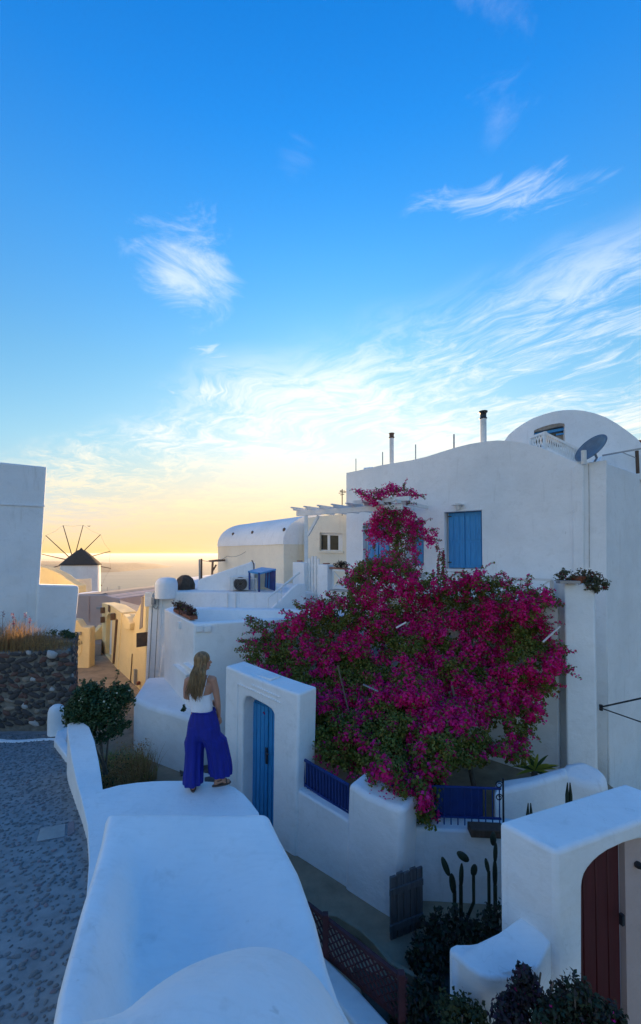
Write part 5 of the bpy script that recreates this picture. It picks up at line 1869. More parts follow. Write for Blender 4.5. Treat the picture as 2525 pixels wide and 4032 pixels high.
P_, N_ = blobs(lv, 14, .09)
leaves_mesh('foliage', P_, N_, .030, M['leaf'], .60, .2, vp)
for off_ in (0, .05):
    pts = [at(u + off_ * 60, v, Y) for u, v, Y in ((1590, 2330, 9.0), (1560, 2280, 9.3), (1572, 2220, 10.0), (1558, 2160, 10.55), (1566, 2090, 10.6), (1552, 2010, 10.6), (1530, 1975, 10.6))]
    tube('stem', pts, .022, M['bark'], vp, 6)
pts = [at(u, v, 10.6) for u, v in ((1552, 2010), (1510, 1975), (1450, 1955), (1408, 1935))]
tube('branch', pts, .012, M['bark'], vp, 5)
pts = [at(u, v, 10.6) for u, v in ((1552, 2010), (1590, 1960), (1650, 1948))]
tube('branch', pts, .012, M['bark'], vp, 5)
sprigs([(at(u, v, 10.6), (dx_, -.2, dz_)) for u, v, dx_, dz_ in ((1420, 1935, -1, .2), (1590, 1925, .3, 1), (1640, 1950, 1, .1), (1700, 2120, 1, -.3), (1715, 2150, 1, -1), (1450, 2090, -1, -.3), (1480, 2140, -.5, -1), (1640, 2215, 0, -1), (1560, 2235, -.2, -1), (1690, 2090, 1, .5), (1600, 1990, .5, .6), (1660, 2060, .8, .6))] * 3, vp, .4)

# trellis rods that show through the plant
tr = thing('trellis', 'pale metal trellis rods showing through the large bougainvillea', 'trellis')
for (a_, b_, w_) in (((1430, 2695, 6.2), (1490, 2722, 6.1), .018), ((1560, 2472, 7.0), (1600, 2450, 7.0), .022), ((2206, 2466, 7.35), (2138, 2528, 7.15), .022), ((1505, 2960, 6.0), (1503, 3105, 5.65), .03)):
    bar('rod', at(*a_), at(*b_), w_, M['steel'] if w_ < .02 else M['pipe'], tr)


def shrub(name, label, cat, ell, n, per, size, mat, spread=.08, extra=None, parent=None, stemto=None, group=None, surf=.55):
    """ell: list of (centre, (rx,ry,rz)); leaf clusters mostly near the surface"""
    t = parent or thing(name, label, cat, group=group)
    cs = []
    for c_, r_ in ell:
        for _ in range(n):
            d_ = Vector((random.gauss(0, 1), random.gauss(0, 1), random.gauss(0, 1))).normalized()
            q_ = random.uniform(surf, 1.0) * (1 + .18 * noise.noise(d_ * 2.5 + Vector(c_)))
            cs.append(Vector(c_) + Vector((d_.x * r_[0], d_.y * r_[1], d_.z * r_[2])) * q_)
    P_, N_ = blobs(cs, per, spread)
    leaves_mesh('foliage', P_, N_, size, mat, .55, .2, t)
    if extra:
        P2, N2 = blobs(random.sample(cs, max(1, int(len(cs) * extra[1]))), extra[3] if len(extra) > 3 else 3, spread)
        leaves_mesh('flowers', P2, N2, extra[2], extra[0], .8, .3, t)
    if stemto is not None:
        for k in range(4):
            c_ = Vector(ell[k % len(ell)][0])
            q_ = Vector(stemto)
            pts = [q_ + Vector((.02 * k, 0, 0)), q_.lerp(c_, .5) + Vector((random.uniform(-.06, .06), 0, 0)), c_ + Vector((random.uniform(-.15, .15), random.uniform(-.1, .1), .1))]
            tube('stem', pts, [.018, .013, .006], M['bark'], t, 6)
    return t


c_ = at(385, 2785, 6.35)
shrub('leafy_shrub', 'dense dark green leafy shrub growing at the end of the white parapet', 'shrub',
      [(c_, (.46, .36, .26)), (at(455, 2745, 6.4), (.26, .26, .20)), (at(320, 2800, 6.3), (.26, .24, .24)), (at(400, 2850, 6.3), (.42, .26, .24)), (at(350, 2740, 6.35), (.22, .24, .2))], 250, 11, .024, M['leaf2'], .055, extra=(M['whiteflower'], .10, .016), stemto=(c_.x, c_.y + .2, -3.6))
sprigs([(at(u, v, 6.35), (dx_, -.1, dz_)) for u, v, dx_, dz_ in ((490, 2740, 1, .3), (510, 2760, 1, .1), (340, 2690, -.5, 1), (400, 2700, .1, 1), (450, 2700, .5, 1), (470, 2710, .8, .6))], bpy.data.objects['leafy_shrub'], .0, M['leaf2'])


def blades(name, bases, h, mat, parent=None, lean=.35, w=.006, nseg=3):
    V, Fc = [], []
    for b_ in bases:
        hh_ = (h(b_) if callable(h) else h) * random.uniform(.5, 1.15)
        a_ = random.uniform(0, 6.28)
        l_ = random.uniform(0, lean) * hh_
        dx_, dy_ = math.cos(a_) * l_, math.sin(a_) * l_
        a2 = random.uniform(0, 6.28)
        sx, sy = math.cos(a2) * w, math.sin(a2) * w
        i0 = len(V)
        for k in range(nseg + 1):
            t = k / nseg
            c__ = Vector(b_) + Vector((dx_ * t * t, dy_ * t * t, hh_ * (t - .12 * t * t)))
            ww = 1 - t * .85
            V.append(c__ + Vector((sx * ww, sy * ww, 0))); V.append(c__ - Vector((sx * ww, sy * ww, 0)))
        for k in range(nseg):
            j = i0 + 2 * k
            Fc.append((j, j + 1, j + 3, j + 2))
    me = bpy.data.meshes.new(name)
    me.from_pydata(V, [], Fc)
    return tag(link(name, me, mat, parent), kind='stuff')


# dry weeds on the stone wall
bs = []
for _ in range(2600):
    a = random.uniform(.5, 3.15)
    bs.append(SW.loc(a, -2.08, random.uniform(.02, .8)))
def hh_fn(b_):
    a = (Vector((b_[0], b_[1])) - SW.P).dot(SW.d)
    return .10 + .75 * (1 - sst(1.9, 3.1, a)) * (.7 + .5 * noise.noise(Vector((a * 3, 0, 0))))
M['spike'] = leafmat('dull_pink_flower', [(.30, .06, .10), (.22, .05, .08)])
wd = thing('dry_weeds', 'tangle of dry brown weeds with a few pink flower spikes on top of the stone wall', 'weeds')
blades('dry_stems', bs, hh_fn, M['dry'], wd, .5, .005)
cs = [SW.loc(random.uniform(.6, 3.0), -2.0 + random.uniform(-.04, .12), random.uniform(-.04, .5)) for _ in range(240)]
P_, N_ = blobs(cs, 9, .07)
leaves_mesh('dry_leaves', P_, N_, .018, M['dry'], .35, .1, wd)
for (u, v, h_) in ((55, 2440, .32), (52, 2415, .2), (12, 2410, .25), (118, 2432, .14), (100, 2415, .2)):
    cs = [SW(u, v + k * 6, .2) for k in range(4)]
    P_, N_ = blobs(cs, 7, .035)
    leaves_mesh('flower_spike', P_, N_, .012, M['spike'], .8, .3, wd)
    tube('flower_stem', [SW(u, v + 10, .2), SW(u - 4, 2550, .2)], .005, M['bark'], wd, 4)
# creeping bits at the foot of the left house
shrub('creeping_plant', 'small bluish green creeper at the foot of the left house above the stone wall', 'plant', [(at(235, 2492, 9.6), (.28, .12, .07)), (at(275, 2502, 9.6), (.16, .1, .05))], 26, 9, .03, M['leaf2'], .05)

# tall dry plant and grasses in the alley behind the parapet
random.seed(21)
bs = [Vector((random.uniform(-3.95, -3.2), random.uniform(6.3, 7.9), -4.4)) for _ in range(1300)]
tg = thing('dry_bush', 'tall dry brownish bush standing in the alley below the leafy shrub', 'bush')
blades('dry_stems', bs, .75, M['dry'], tg, .4, .006)
cs = [Vector((random.uniform(-3.9, -3.25), random.uniform(6.5, 7.7), random.uniform(-4.3, -3.55))) for _ in range(220)]
P_, N_ = blobs(cs, 9, .09)
leaves_mesh('dry_leaves', P_, N_, .022, M['dry'], .4, .1, tg)
cs = [Vector((random.uniform(-3.95, -3.4), random.uniform(6.4, 7.2), random.uniform(-4.2, -3.6))) for _ in range(80)]
P_, N_ = blobs(cs, 9, .09)
leaves_mesh('green_leaves', P_, N_, .022, M['leaf2'], .5, .1, tg)
bs = []
for _ in range(1700):
    q_ = atz(random.uniform(405, 560), random.uniform(3010, 3120), -4.4)
    bs.append(q_ + Vector((random.gauss(0, .08), random.gauss(0, .12), 0)))
bs = bs[:1700]
tag(blades('grass_tuft', bs, .36, M['grass'], None, .9, .006), kind='thing')
tag(bpy.data.objects['grass_tuft'], 'yellow green grass tuft in the inner corner of the low walls beside the dry bush', 'grass')

# planters
def planter(px, Y, w, label, n, mats, box_c=M['terracotta'], h=.12):
    (u, v) = px
    c__ = at(u, v, Y)
    t = thing('flower_planter', label, 'planter')
    return t, c__

pp_, _ = planter((740, 2440), 8.9, .8, 'long planter of withered reddish flowers on the rim of the white terrace block', 0, 0)
a_, b_ = PL(690, 2420, .1), PL(800, 2468, .1)
a_ = Vector((*(PL.P + PL.d * .75 + PL.n * .12), -1.42)); b_ = Vector((*(PL.P + PL.d * 2.25 + PL.n * .12), -1.42))
bar('trough', a_ + Vector((0, 0, .03)), b_ + Vector((0, 0, .03)), .16, M['terracotta'], pp_, .07)
cs = [a_.lerp(b_, random.random()) + Vector((random.gauss(0, .05), random.gauss(0, .05), random.uniform(.05, .24))) for _ in range(95)]
P_, N_ = blobs(cs, 10, .06)
leaves_mesh('withered_leaves', P_, N_, .026, leafmat('withered_leaf', [(.10, .03, .03), (.07, .035, .03), (.16, .05, .045), (.05, .05, .03)]), .6, .2, pp_)
P_, N_ = blobs(cs[:30], 8, .06)
leaves_mesh('green_leaves', P_, N_, .022, M['leaf'], .6, .2, pp_)
bs = [a_.lerp(b_, random.uniform(0, .3)) + Vector((0, 0, .05)) for _ in range(14)]
blades('stalks', bs, .34, M['bark'], pp_, .3, .004)

cp = thing('flower_planter', 'spreading potted plant with reddish tips on top of the corner column', 'planter')
cc = Vector(K3(5.08, 7.75, -.56, True))
bar('trough', Vector(K3(4.58, 7.45, -.53, True)), Vector(K3(4.95, 7.42, -.53, True)), .16, M['steel'], cp, .05)
lathe('pot', [(.10, 0), (.15, .12), (.16, .13), (0, .13)], cc + Vector((0, -.15, 0)), M['terracotta'], cp, 14)
shrub('', '', '', [(cc + Vector((.0, -.1, .12)), (.50, .30, .15)), (cc + Vector((.22, -.3, -.02)), (.26, .16, .14))], 95, 9, .026, leafmat('olive_succulent', [(.09, .10, .05), (.13, .13, .06), (.07, .08, .05), (.16, .12, .07)]), .05, extra=(leafmat('red_tips', [(.24, .02, .03), (.15, .02, .03)]), .2, .02, 5), parent=cp)

gp_ = thing('flower_planter', 'small dark straggly plant in a tray on the gate pillar beside the picket gate', 'planter')
cs = [T(random.uniform(1318, 1368), random.uniform(2212, 2232), .1) for _ in range(42)]
P_, N_ = blobs(cs, 8, .06)
leaves_mesh('foliage', P_, N_, .03, leafmat('dark_red_leaf', [(.06, .03, .03), (.04, .045, .025), (.10, .05, .04)]), .5, .2, gp_)
bar('tray', T(1300, 2236, .1), T(1372, 2240, .1), .16, M['terracotta'], gp_, .04)
blades('stalks', [T(random.uniform(1315, 1340), 2232, .1) for _ in range(9)], .26, M['bark'], gp_, .5, .004)

# fern / agave fan by the rounded wall
fn = thing('fan_palm', 'small palm with striped fanned fronds beside the rounded courtyard wall', 'palm')
c0 = at(2105, 3035, 6.75)
random.seed(8)
for k in range(15):
    a = R(-20 + 14 * k + random.uniform(-4, 4))
    L0 = random.uniform(.36, .5)
    d_ = Vector((math.cos(a) * .9, random.uniform(-.5, .1), math.sin(a) * .9 + .25)).normalized()
    V, Fc = [], []
    for i in range(8):
        t = i / 7
        q_ = c0 + d_ * L0 * t - Vector((0, 0, .12 * t * t))
        sd_ = d_.cross(Vector((0, 1, 0))).normalized() * (.028 * math.sin(math.pi * min(1, t * .9 + .1)) + .003)
        V += [q_ + sd_, q_ + Vector((0, -.01, 0)), q_ - sd_]
    for i in range(7):
        j = 3 * i
        Fc += [(j, j + 1, j + 4, j + 3), (j + 1, j + 2, j + 5, j + 4)]
    me = bpy.data.meshes.new('frond'); me.from_pydata(V, [], Fc)
    link('frond', me, M['grass'] if k % 3 else M['leaf2'], fn, smooth=True)
lathe('trunk', [(.07, -1.4), (.05, 0), (0, 0)], c0, M['bark'], fn, 8)

# prickly pears and dark shrubs in the small garden
def paddle(p_, L0, wd_, ang, par, tilt=0):
    bm = bmesh.new()
    bmesh.ops.create_uvsphere(bm, u_segments=12, v_segments=8, radius=1)
    m = Matrix.Translation(p_) @ Matrix.Rotation(tilt, 4, 'Z') @ Matrix.Rotation(ang, 4, 'Y') @ Matrix.Translation((0, 0, L0 / 2)) @ Matrix.Diagonal((wd_ / 2, .018, L0 / 2, 1))
    bmesh.ops.transform(bm, matrix=m, verts=bm.verts)
    link('paddle', bm_mesh(bm), M['cactus'], par, smooth=True)


for i, (lab, Yc, pads) in enumerate((
        ('prickly pear with one tall slanting paddle nearest the plank gate', 4.75, ((1790, 3520, .26, .09, -.2), (1768, 3450, .22, .075, -.35))),
        ('prickly pear with a broad rounded paddle in the middle of the dark garden', 4.75, ((1815, 3500, .30, .06, .05), (1815, 3385, .10, .15, .5), (1865, 3450, .14, .09, .1))),
        ('tall prickly pear standing close against the arched gateway', 4.6, ((1950, 3500, .34, .06, .0), (1950, 3400, .24, .06, .05), (1944, 3330, .16, .09, -.05), (1925, 3440, .18, .05, -.2))))):
    t = thing('prickly_pear', lab, 'cactus')
    for (u, v, L0, w_, an_) in pads:
        paddle(at(u, v, Yc), L0, w_, an_, t, random.uniform(-.5, .5))
    for pd in pads[1:]:
        if abs(pd[0] - pads[0][0]) > 24:
            q0 = at(pd[0], pd[1], Yc)
            tube('stem', [Vector((at(pads[0][0], pads[0][1], Yc).x + .02, Yc, -4.4)), q0.lerp(Vector((q0.x, q0.y, -4.4)), .5), q0 + Vector((0, 0, .03))], .018, M['cactus'], t, 7)
    p0 = at(pads[0][0], pads[0][1], Yc)
    tube('stem', [Vector((p0.x, p0.y, -4.4)), p0 + Vector((0, 0, .04))], .022, M['cactus'], t, 7)
DK = leafmat('dark_garden_leaf', [(.022, .04, .02), (.035, .055, .025), (.05, .045, .025), (.045, .03, .03)], .6, .2)
shrub('garden_shrub', 'dark tangled shrub filling the garden between the plank gate and the cactus', 'shrub', [(Vector(K3(1.45, 4.72, -4.25)), (.30, .28, .24)), (Vector(K3(1.15, 4.55, -4.3)), (.22, .2, .2))], 130, 10, .028, DK, .07, stemto=(1.3, 4.65, -4.4))
shrub('garden_shrub', 'dark shrub below the cactus right against the arched gateway', 'shrub', [(Vector(K3(1.95, 4.62, -4.15)), (.34, .26, .30)), (Vector(K3(1.75, 4.25, -4.3)), (.30, .25, .2))], 140, 10, .028, DK, .07, stemto=(1.9, 4.5, -4.4))
shrub('garden_shrub', 'low dark hedge at the bottom behind the lattice fence', 'shrub', [(at(1640, 3985, 3.75), (.20, .2, .20)), (at(1700, 3960, 3.9), (.22, .2, .20)), (at(1600, 4040, 3.6), (.15, .2, .2))], 130, 10, .024, DK, .06, stemto=(*at(1660, 3985, 3.75).xy, -4.4))
shrub('garden_shrub', 'greenish shrub with a yellow bloom below the low rounded wall', 'shrub', [(at(1800, 4000, 2.95), (.13, .12, .12)), (at(1870, 4050, 2.9), (.14, .12, .12))], 110, 10, .018, leafmat('mid_leaf', [(.05, .07, .02), (.09, .09, .03), (.04, .06, .03)]), .05, extra=(leafmat('yellow_bloom', [(.4, .2, .03)]), .03, .02, 4), stemto=(*at(1840, 4030, 2.95).xy, -4.4))
shrub('garden_shrub', 'pointed dark purplish shrub in front of the low rounded wall', 'shrub', [(at(2075, 3880, 2.75), (.06, .06, .10)), (at(2070, 3980, 2.75), (.15, .12, .14)), (at(2020, 4020, 2.7), (.12, .1, .12))], 120, 10, .018, leafmat('purplish_leaf', [(.05, .03, .05), (.035, .045, .03), (.08, .03, .06)]), .05, extra=(M['bract'], .05, .014, 3), stemto=(*at(2070, 3980, 2.75).xy, -4.4))
shrub('garden_shrub', 'loose leafy shrub at the foot of the arched gateway beside the red door', 'shrub', [(at(2260, 3940, 2.65), (.12, .1, .14)), (at(2330, 4010, 2.6), (.14, .1, .12)), (at(2190, 4020, 2.6), (.13, .1, .10)), (at(2400, 4030, 2.6), (.10, .1, .08))], 90, 10, .018, DK, .05, extra=(M['bract'], .04, .014, 3), stemto=(*at(2260, 4000, 2.65).xy, -4.4))
# little sprig on the block left of the woman, small shoots at the rounded wall
shrub('wall_sprig', 'tiny green sprig growing from the white wall left of the woman', 'plant', [(at(722, 2790, 7.6), (.03, .03, .06))], 14, 7, .022, M['leaf2'], .03)
for i, (u, v, lab) in enumerate(((2240, 3110, 'twin dark shoots standing before the rounded bench'), (2085, 3190, 'short dark shoots peeking over the gateway top left of the twin ones'))):
    t = thing('cactus_shoot', lab, 'cactus')
    for du in (-7, 7):
        a_ = at(u + du, v + 20, 5.2); b_ = at(u + du * .7, v - 28, 5.2)
        tube('shoot', [Vector((a_.x, a_.y, -4.4)), a_, b_], [.02, .022, .006], M['cactus'], t, 7)

# loose paving stones by the alley bend
pv = thing('crazy_paving', 'patch of dark irregular flagstones with pale cement joints behind the woman', 'paving')
base = [atz(u, v, -4.385) for u, v in ((590, 2950), (660, 2925), (760, 2900), (880, 2890), (960, 2960), (960, 3120), (800, 3120), (720, 3030))]
slab('cement_bed', base, -4.5, M['white2'], pv, .01)
random.seed(3)
FL = [[(628, 2965), (668, 2942), (712, 2960), (668, 2996)], [(700, 2995), (742, 2985), (752, 3040), (712, 3050)], [(722, 3000), (742, 2960), (790, 2965), (790, 3010), (750, 3020)], [(795, 2960), (812, 2945), (816, 3005), (800, 3005)], [(797, 3012), (828, 3010), (842, 3045), (800, 3038)], [(806, 3060), (845, 3052), (850, 3090), (806, 3092)], [(850, 2990), (900, 2980), (905, 3030), (860, 3035)], [(858, 3042), (905, 3038), (900, 3085), (862, 3088)], [(745, 3050), (795, 3045), (798, 3095), (750, 3090)], [(820, 2930), (870, 2920), (880, 2970), (830, 2985)]]
for f_ in FL:
    pts = [atz(u, v, -4.365) for u, v in f_]
    slab('flagstone', pts, -4.42, M['flag'], pv, .008)

# ================================================================== THE WOMAN
def soft(name, parts, vox, mat, parent, iters=6, fac=0.5, extra_disp=None):
    """closed pieces -> one continuous skin"""
    bm = bmesh.new()
    for f in parts: f(bm)
    me = bm_mesh(bm, name)
    o = link(name, me, mat, parent)
    rmod = o.modifiers.new('remesh', 'REMESH')
    rmod.mode = 'VOXEL'
    rmod.voxel_size = vox
    rmod.use_smooth_shade = True
    sm_ = o.modifiers.new('smooth', 'SMOOTH')
    sm_.factor = fac
    sm_.iterations = iters
    return o


def ell(c, r, rot=None):
    def f(bm):
        m = Matrix.Translation(c) @ (rot.to_matrix().to_4x4() if rot is not None else Matrix.Identity(4)) @ Matrix.Diagonal((r[0], r[1], r[2], 1))
        bmesh.ops.create_uvsphere(bm, u_segments=24, v_segments=16, radius=1, matrix=m)
    return f


def cap(pts, rs, n=14):
    """tapered limb with round ends"""
    pts = [Vector(q_) for q_ in pts]
    def f(bm):
        d0 = (pts[0] - pts[1]).normalized(); d1 = (pts[-1] - pts[-2]).normalized()
        P2 = [pts[0] + d0 * rs[0] * .95, pts[0] + d0 * rs[0] * .7] + pts + [pts[-1] + d1 * rs[-1] * .7, pts[-1] + d1 * rs[-1] * .95]
        R2 = [rs[0] * .3, rs[0] * .72] + list(rs) + [rs[-1] * .72, rs[-1] * .3]
        add_tube(bm, P2, R2, n)
    return f


def loft(rings, n=56, pleat=0.0, kf=11, ph=0.0):
    """rings: (centre, rx along right axis, ry along depth axis, pleat amount)"""
    def f(bm):
        prev = None
        for (c_, rx, ry, pa) in rings:
            ring = []
            for k in range(n):
                a = 2 * math.pi * k / n
                m_ = 1 + pa * (math.sin(kf * a + ph + 1.2 * math.sin(2 * a)) * .7 + .3 * math.sin(5 * a + 2 + ph))
                ring.append(bm.verts.new(Vector(c_) + bx_ * (rx * m_ * math.cos(a)) + by_ * (ry * m_ * math.sin(a))))
            if prev:
                for k in range(n): bm.faces.new([prev[k], prev[(k + 1) % n], ring[(k + 1) % n], ring[k]])
            else: bm.faces.new(ring[::-1])
            prev = ring
        bm.faces.new(prev)
    return f


bx_ = Vector((math.cos(R(-8)), math.sin(R(-8)), 0))       # her right-hand direction, slightly towards the camera
by_ = Vector((-bx_.y, bx_.x, 0))                             # the way her body faces (away)
fl_ = atz(758, 3112, ZW); fr_f = atz(862, 3092, ZW)
wo = thing('person', 'woman with long fair hair, white camisole and wide blue trousers standing on the low wall', 'person', (fl_.x + .15, fl_.y, ZW))
YB = fl_.y + .06
pel, wai, che = at(802, 2852, YB), at(794, 2786, YB), at(790, 2722, YB)
nk0, hd = at(794, 2668, YB), at(797, 2604, YB)
fdir = Vector((.90, .40, -.02)).normalized()                # where the face looks
fside = Vector((.40, -.90, 0)).normalized()
shR_, shL_ = at(838, 2676, YB - .02), at(742, 2680, YB)
elR, wrR = at(858, 2762, YB + .02), at(862, 2822, YB + .10)
elL, wrL = at(734, 2742, YB + .06), at(838, 2764, YB + .20)
hR = wrR + Vector((.015, .03, -.07))
frot = fdir.to_track_quat('X', 'Z')
parts = [
    loft([(pel + Vector((0, 0, -.05)), .165, .12, 0), (pel + Vector((0, 0, .05)), .165, .12, 0), (wai, .125, .095, 0), (wai.lerp(che, .5), .125, .095, 0), (che, .138, .10, 0), (che.lerp(nk0, .5) + Vector((0, 0, .01)), .150, .09, 0), (nk0 + Vector((0, 0, -.045)), .125, .065, 0), (nk0 + Vector((0, 0, -.01)), .062, .05, 0)], 40),
    cap([shL_.lerp(nk0, .55) + Vector((0, 0, .0)), shL_], [.045, .050]), cap([shR_.lerp(nk0, .55), shR_], [.045, .050]),
    cap([nk0 + Vector((0, 0, -.04)), hd + Vector((.0, .01, -.06))], [.052, .050]),
    cap([shR_, shR_.lerp(elR, .5) + Vector((.006, 0, 0)), elR], [.048, .043, .034]),
    cap([elR, elR.lerp(wrR, .35), wrR], [.035, .034, .022]),
    cap([shL_, shL_.lerp(elL, .5) + Vector((-.006, 0, 0)), elL], [.048, .044, .036]),
    cap([elL, elL.lerp(wrL, .35), wrL], [.036, .034, .022]),
    # head
    ell(hd + Vector((0, 0, .018)), (.093, .074, .098), frot), ell(hd + fdir * .018 + Vector((0, 0, -.035)), (.072, .060, .078), frot),
    ell(hd + fdir * .060 + Vector((0, 0, -.088)), (.028, .026, .022)), ell(hd + fdir * .040 + Vector((0, 0, -.075)), (.045, .045, .03)),
    cap([hd + fdir * .082 + Vector((0, 0, .012)), hd + fdir * .108 + Vector((0, 0, -.022))], [.010, .013], 8),
    cap([hd + fdir * .094 + Vector((0, 0, -.028)), hd + fdir * .088 + Vector((0, 0, -.034))], [.012, .012], 8),
    ell(hd + fdir * .088 + Vector((0, 0, -.052)), (.011, .016, .007)), ell(hd + fdir * .085 + Vector((0, 0, -.063)), (.011, .015, .008)),
    ell(hd + fdir * .078 + Vector((0, 0, .032)), (.016, .045, .012), frot),
    ell(hd + fside * .072 + fdir * -.004 + Vector((0, 0, -.008)), (.018, .010, .030), frot),
]
# hands: palm, four unequal bent fingers and a thumb each
def hand(w_, d_, side, curl, palm_n):
    d_ = d_.normalized(); side = side.normalized(); pn = palm_n.normalized()
    out = [cap([w_, w_ + d_ * .035, w_ + d_ * .075], [.021, .030, .028], 10)]
    for i, (off, L0) in enumerate(((-.026, .062), (-.009, .070), (.009, .066), (.025, .052))):
        b_ = w_ + d_ * .078 + side * off
        m1 = b_ + d_ * L0 * .45 + pn * L0 * curl * .2
        m2 = m1 + d_ * L0 * (.35 - curl * .15) + pn * L0 * curl * .5
        m3 = m2 + d_ * L0 * (.22 - curl * .2) + pn * L0 * curl * .4
        out.append(cap([b_, m1, m2, m3], [.0095, .009, .0085, .0075], 8))
    t0 = w_ + d_ * .025 - side * .028
    out.append(cap([t0, t0 + d_ * .025 - side * .020 + pn * .01, t0 + d_ * .050 - side * .024 + pn * .022], [.012, .0105, .0085], 8))
    return out


parts += hand(wrR, Vector((.12, .28, -1)), by_, .5, -bx_)
parts += hand(wrL, (elR + Vector((.05, .01, -.0)) - wrL), Vector((0, 0, 1)), 1.0, -by_)
# ankles and feet
anL, anR = fl_ + Vector((0, 0.03, .085)), fr_f + Vector((.0, 0.0, .10))
parts += [cap([anL + Vector((.01, .02, .30)), anL + Vector((0, 0, .08)), anL], [.05, .036, .031]), cap([anR + Vector((-.05, .0, .30)), anR + Vector((-.01, 0, .08)), anR], [.05, .036, .031])]


def foot(an, d_):
    d_ = d_.normalized(); s_ = Vector((d_.y, -d_.x, 0))
    h_ = an + d_ * -.035; h_.z = ZW + .032
    b_ = an + d_ * .09; b_.z = ZW + .034
    o_ = [cap([an, Vector((h_.x, h_.y, ZW + .040))], [.031, .028], 10), cap([Vector((h_.x, h_.y, ZW + .037)), an.lerp(b_, .5) + Vector((0, 0, -.01)), b_], [.027, .030, .026], 10)]
    for i in range(5):
        q_ = b_ + s_ * (-.028 + .014 * i)
        o_.append(cap([q_ + d_ * -.03, q_ + d_ * (.045 - .006 * abs(i - 1)) + Vector((0, 0, -.010))], [.012, .0095 if i else .012], 8))
    return o_


dL, dR = Vector((-.35, 1, 0)), Vector((.75, .35, 0))
parts += foot(anL, dL) + foot(anR, dR)
soft('body', parts, .0062, M['skin'], wo, 4, .5)
for an, d_ in ((anL, dL), (anR, dR)):
    d_ = d_.normalized(); s_ = Vector((d_.y, -d_.x, 0))
    bm = bmesh.new()
    c0_ = Vector((an.x, an.y, ZW + .008)) + d_ * .035
    pts = [c0_ + d_ * (math.cos(a) * .118) + s_ * (math.sin(a) * (.040 + .008 * math.cos(a))) for a in [2 * math.pi * k / 20 for k in range(20)]]
    v0_ = [bm.verts.new(q_ + Vector((0, 0, .008))) for q_ in pts]; v1_ = [bm.verts.new(q_ - Vector((0, 0, .008))) for q_ in pts]
    bm.faces.new(v0_); bm.faces.new(v1_[::-1])
    for k in range(20): bm.faces.new([v0_[k], v0_[(k + 1) % 20], v1_[(k + 1) % 20], v1_[k]])
    so = link('sandal', bm_mesh(bm), M['sandal'], wo)
    arc_ = [c0_ + d_ * .055 + s_ * (math.cos(a) * .043) + Vector((0, 0, math.sin(a) * .055)) for a in [math.pi * k / 8 for k in range(9)]]
    tube('strap', arc_, .007, M['sandal'], so, 6)
    arc_ = [Vector((an.x, an.y, ZW + .07)) + s_ * (math.cos(a) * .037) + d_ * (math.sin(a) * .037) for a in [2 * math.pi * k / 12 for k in range(13)]]
    tube('strap', arc_, .005, M['sandal'], so, 6)
# eye, brow, lips
for sgn in (1, -1):
    e0 = hd + fdir * .077 + fside * (.031 * sgn) + Vector((0, 0, .010))
    bm = bmesh.new(); ell(e0, (.010, .011, .0065))(bm)
    eo = link('eye', bm_mesh(bm), M['top'], wo, smooth=True)
    bm = bmesh.new(); ell(e0 + fdir * .006, (.006, .006, .006))(bm)
    link('iris', bm_mesh(bm), M['sandal'], eo, smooth=True)
bm = bmesh.new(); ell(hd + fdir * .093 + Vector((0, 0, -.057)), (.007, .017, .007), frot)(bm)
link('lips', bm_mesh(bm), M['terracotta'], wo, smooth=True)
# camisole
tc0 = [(pel + Vector((0, 0, .14)), .130, .104, .01), (wai + Vector((0, 0, -.03)), (.136), .108, .01), (wai + Vector((0, 0, .04)), .136, .106, .03), (wai.lerp(che, .55), .137, .108, .03), (che + Vector((0, 0, -.045)), .142, .110, .025), (che + Vector((0, 0, -.022)), .144, .109, .03)]
soft('camisole', [loft(tc0, 56, 0, 9)], .008, M['top'], wo, 2)
for sgn, s0, u_ in ((1, shR_, 812), (-1, shL_, 768)):
    a_ = che + bx_ * (.072 * sgn) - by_ * .104 + Vector((0, 0, -.03))
    b_ = nk0.lerp(s0, .62) + Vector((0, 0, .052))
    c_2 = che + bx_ * (.08 * sgn) + by_ * .105 + Vector((0, 0, -.01))
    tube('strap', [a_, a_.lerp(b_, .5) - by_ * .016 + bx_ * .004 * sgn, b_ - by_ * .03 + Vector((0, 0, -.018)), b_, b_.lerp(c_2, .5) + by_ * .02, c_2], .0055, M['top'], bpy.data.objects['camisole'], 6)
# hair
random.seed(2)
crown = hd + Vector((0, 0, .03)) - fdir * .018
hb = [at(u, v, Y) for u, v, Y in ((788, 2618, YB - .055), (776, 2655, YB - .115), (771, 2695, YB - .135), (768, 2722, YB - .14))]
hp = [ell(crown + fdir * .012, (.098, .085, .096), frot), ell(hd - fdir * .030 + Vector((0, 0, -.03)), (.072, .080, .085), frot)]
for k in range(15):
    o_ = -1 + 2 * k / 14
    wv = lambda t: bx_ * (o_ * (.055 + .022 * math.sin(t * 2.2))) + by_ * (.035 * abs(o_) ** 2) + bx_ * .006 * math.sin(k * 2.1 + t * 6)
    pts = [crown - fdir * .01 + bx_ * (o_ * .015) - by_ * .02 + Vector((0, 0, .03))] + [hb[i] + wv(i / 3) for i in range(4)]
    tail = hb[3] + wv(1) + Vector((random.uniform(-.012, .012) - o_ * .02, 0, -.035 - .05 * (1 - o_ * o_) * random.uniform(.4, 1) - .03 * (o_ < .2)))
    pts.append(tail)
    hp.append(cap(pts, [.02, .026, .024, .021, .017, .007], 10))
hp.append(cap([crown + fdir * .035 + fside * .05 + Vector((0, 0, .035)), hd + fside * .078 + Vector((0, 0, -.02)) - fdir * .028, hb[1] + bx_ * .055], [.030, .022, .020], 10))
